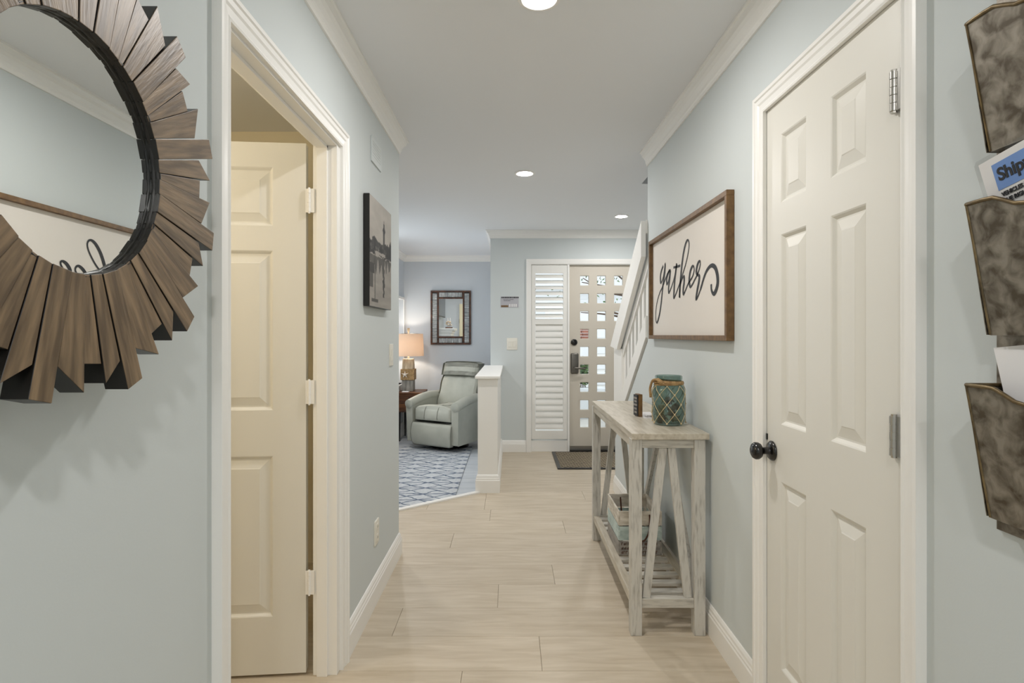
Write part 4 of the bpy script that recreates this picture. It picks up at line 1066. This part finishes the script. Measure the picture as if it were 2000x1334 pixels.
for k in range(3): a = 2 * PI * k / 3; sp.tube([(lxx, lyy, 1.325), (lxx + .202 * math.cos(a), lyy + .202 * math.sin(a), 1.312)], .0018, 5)
sp.obj('spider', 'black', lp)
bl = bpy.data.lights.new('bulb', 'POINT'); bl.energy = TABLE_LAMP_W; bl.color = (1, .86, .70); bl.shadow_soft_size = .035
blo = bpy.data.objects.new('bulb', bl); COL.objects.link(blo); blo.parent = lp; blo.location = Vector((lxx, lyy, 1.14)) - lp.location

# small mirror on the back wall
bmr = thing('framed_mirror', 'rectangular dark wood mirror with pale shell slats in its frame', 'mirror', (-.88, YB, 1.158))
x0, x1, z0, z1 = -1.174, -.586, 1.158, 1.946; fy2 = lambda a, b, t: (a, YB - t, b)
def fr_ring(xa, xb, za, zb, w, d): return MB().plate([xa, xb], [za, zb], [(xa + w, xb - w, za + w, zb - w)], .001, d, fy2)
fr_ring(x0, x1, z0, z1, .024, .034).obj('outer_frame', 'darkwood', bmr, bevel=.003)
ix0, ix1, iz0, iz1 = x0 + .098, x1 - .098, z0 + .098, z1 - .098
fr_ring(ix0, ix1, iz0, iz1, .022, .032).obj('inner_frame', 'darkwood', bmr, bevel=.003)
m = MB()
for xa in (ix0, ix1 - .024): 
    m.box(xa, xa + .024, YB - .03, YB - .002, z0 + .024, iz0); m.box(xa, xa + .024, YB - .03, YB - .002, iz1, z1 - .024)
m.obj('corner_rail', 'darkwood', bmr)
MB().box(x0 + .02, x1 - .02, YB - .012, YB - .002, z0 + .02, z1 - .02).obj('backing', 'black', bmr)
MB().box(ix0 + .02, ix1 - .02, YB - .018, YB - .012, iz0 + .02, iz1 - .02).obj('glass', 'mirror', bmr)
rq = random.Random(2)
z = z0 + .030
while z < z1 - .04:
    h = rq.uniform(.009, .014)
    for xa, xb in ((x0 + .028, ix0 - .006), (ix1 + .006, x1 - .028)): MB().box(xa, xb, YB - .026 - rq.uniform(0, .006), YB - .012, z, z + h).obj('slat', 'shellchip', bmr)
    z += h + .0045
x = ix0 + .028
while x < ix1 - .036:
    h = rq.uniform(.010, .016)
    for za, zb in ((z0 + .028, iz0 - .006), (iz1 + .006, z1 - .028)): MB().box(x, x + h, YB - .026 - rq.uniform(0, .006), YB - .012, za, zb).obj('slat', 'shellchip', bmr)
    x += h + .0055

# what the small mirror shows: fireplace, television, ornament, door on the near side of the living room
fp = thing('fireplace', 'white fireplace mantel on the living room side wall, seen in the small mirror', 'fireplace', (XLL, 4.28, LZ))
m = MB(); m.box(XLL, -1.30, 4.00, 4.55, LZ, 1.28); m.box(XLL, -1.27, 3.98, 4.57, 1.28, 1.34); m.box(XLL, -1.245, 3.96, 4.585, 1.34, 1.39)
m.obj('surround', 'trim', fp, bevel=.006); MB().box(XLL, -1.20, 3.94, 4.60, 1.39, 1.44).obj('shelf', 'trim', fp, bevel=.008)
MB().box(-1.302, -1.296, 4.1, 4.45, LZ + .05, .62).obj('firebox', 'black', fp)
tv = thing('television', 'black flat television above the mantel, seen in the small mirror', 'television', (XLL, 5.0, 1.66))
MB().box(XLL + .07, XLL + .105, 3.95, 5.2, 1.68, 2.30).obj('bezel', 'black', tv, bevel=.004); MB().box(XLL + .1045, XLL + .1065, 3.97, 5.18, 1.70, 2.28).obj('screen', 'screen', tv); MB().box(XLL + .001, XLL + .07, 4.5, 4.7, 1.8, 2.1).obj('bracket', 'black', tv)
og = thing('candle_ornament', 'small glass and driftwood ornament on the mantel, seen in the small mirror', 'ornament', (-1.34, 4.3, 1.44))
MB().rbox(-1.42, -1.27, 4.24, 4.36, 1.44, 1.47, .006).obj('base', 'darkwood', og)
rq = random.Random(6); m = MB()
for k in range(16): m.ball((rq.uniform(-1.40, -1.29), rq.uniform(4.25, 4.35), rq.uniform(1.49, 1.60)), rq.uniform(.015, .028), 5, 0, (1, 1, .6))
m.obj('shells', 'shell2', og, smooth=60)
m = MB()
for x in (-1.37, -1.32): m.tube([(x, 4.3, 1.47), (x, 4.3, 1.67)], .009, 8)
m.obj('candles', 'paper', og)
dr = thing('door_4', 'cream panelled door on the near side of the living room, seen in the small mirror', 'door', (-1.0, YL, LZ), kind='structure')
MB().box(-1.20, -.74, YL + .002, YL + .04, LZ + .01, 2.02).obj('slab', 'cream', dr, bevel=.004)
for za, zb in ((.1, .8), (1.0, 1.85)): panel_mesh(-1.08, -.80, za, zb, lambda u, v_, t: (u, YL + .042 + t, v_)).obj('panel', 'cream', dr)
for z in (1.25, 1.62): MB().tube([(-1.205, YL + .04, z - .045), (-1.205, YL + .04, z + .045)], .008, 8).obj('hinge', 'nickel', dr)

# ------------------------------------------------------------------ outside
struct(MB().box(XLR + .13, 14, 6.46, 30, -.32, -.12).obj('ground', 'ground'), 'pale concrete drive outside the front door', 'ground')
nb_ = thing('neighbour_building', 'white sided building with a wide panelled door across the drive', 'building', (2, 15, -.12))
MB().box(-6, 9, 15, 20, -.12, 2.3).obj('wall', 'siding', nb_)
sd_ = MB()
for k in range(15):
    z = -.1 + .18 * k; sd_.prism([(14.97, z), (14.985, z + .178), (15.0, z + .178), (15.0, z)], -6, 9, lambda a, b, t: (t, a, b))
sd_.obj('cladding', 'siding', nb_)['kind'] = 'stuff'
MB().prism([(14.6, 2.55), (17.5, 3.5), (20.4, 2.55), (17.5, 3.42)], -6.3, 9.3, lambda a, b, t: (t, a, b)).obj('roof', 'roofm', nb_)
gd = MB().box(.9, 4.2, 14.92, 14.99, -.1, 2.05).obj('garage_door', 'trim', nb_)
for k in range(5):
    for j in range(4): MB().box(.98 + .8 * j, 1.68 + .8 * j, 14.89, 14.93, -.02 + .41 * k, .32 + .41 * k).obj('panel', 'siding', gd, bevel=.02)
bp_ = thing('brick_pillar', 'red brick pier on a white pedestal, glimpsed through a left pane of the front door', 'pillar', (1.62, 13.0, -.12))
MB().box(1.40, 1.84, 12.86, 13.14, -.12, 1.065).obj('pedestal', 'siding', bp_); MB().box(1.39, 1.85, 12.85, 13.15, 1.555, 1.62).obj('cap', 'siding', bp_)
for k in range(7):
    for j in range(2):
        xx = 1.44 + .19 * j + (.0 if k % 2 else -.03)
        MB().box(xx, xx + .18, 12.9, 13.1, 1.07 + .068 * k, 1.13 + .068 * k).obj('brick', 'brick', bp_)
pw = tag(MB().rbox(-1.5, 4.5, 9.6, 9.9, -.12, .40, .02).obj('planter_wall', 'siding'), 'low white planter wall outside the front door', 'planter')
rq = random.Random(21)
def shrub(cx, cy_, z0, w, h, label, group):
    t = thing('shrub', label, 'shrub', (cx, cy_, z0), group); m = MB()
    for k in range(420):
        a, b, c = rq.gauss(0, .33), rq.gauss(0, .33), rq.random()
        p = Vector((cx + a * w, cy_ + b * w * .6, z0 + .05 + c * h * (1 - .5 * abs(a)))); s_ = rq.uniform(.03, .06)
        u_ = Vector((rq.gauss(0, 1), rq.gauss(0, 1), rq.gauss(0, .6))).normalized(); w_ = u_.orthogonal().normalized()
        m.add([p - u_ * s_, p + w_ * s_ * .45, p + u_ * s_, p - w_ * s_ * .45], [(0, 1, 2, 3)])
    f_ = m.obj('foliage', 'leafm', t); f_['kind'] = 'stuff'
    m = MB()
    for k in range(5): m.tube([(cx + .03 * k - .06, cy_, z0), (cx + rq.uniform(-.2, .2) * w, cy_ + rq.uniform(-.1, .1), z0 + h * .7)], .008, 5)
    m.obj('stem', 'bark', t)
for k in range(5): shrub(.6 + .62 * k, 9.75, .40, .24, .5, 'low green shrub behind the planter wall outside the door', 'shrubs outside the door')
tr = thing('tree', 'bare-branched tree outside, seen through the top door panes', 'tree', (2.25, 12.0, -.12))
m = MB(); m.tube([(2.75, 12, -.12), (2.7, 12, 1.4), (2.55, 12, 2.2), (2.3, 12, 3.2)], [.09, .07, .05, .03], 8)
for k in range(12):
    z = rq.uniform(1.6, 3.0); d = rq.choice((-1, 1)); L_ = rq.uniform(.5, 1.2)
    m.tube(smoothpath([(2.62, 12, z), (2.62 + d * L_ * .5, 12 + rq.uniform(-.3, .3), z + .12), (2.62 + d * L_, 12 + rq.uniform(-.4, .4), z + rq.uniform(.1, .5))], 4), [.03 - .022 * i / 8 for i in range(9)], 6)
m.obj('trunk', 'bark', tr, smooth=60)
m = MB()
for k in range(260):
    p = Vector((2.3 + rq.gauss(0, .7), 12 + rq.gauss(0, .4), 2.5 + rq.gauss(0, .45))); s_ = rq.uniform(.03, .06)
    u_ = Vector((rq.gauss(0, 1), rq.gauss(0, 1), rq.gauss(0, 1))).normalized(); w_ = u_.orthogonal().normalized()
    m.add([p - u_ * s_, p + w_ * s_ * .45, p + u_ * s_, p - w_ * s_ * .45], [(0, 1, 2, 3)])
m.obj('leaves', 'leafm', tr)['kind'] = 'stuff'
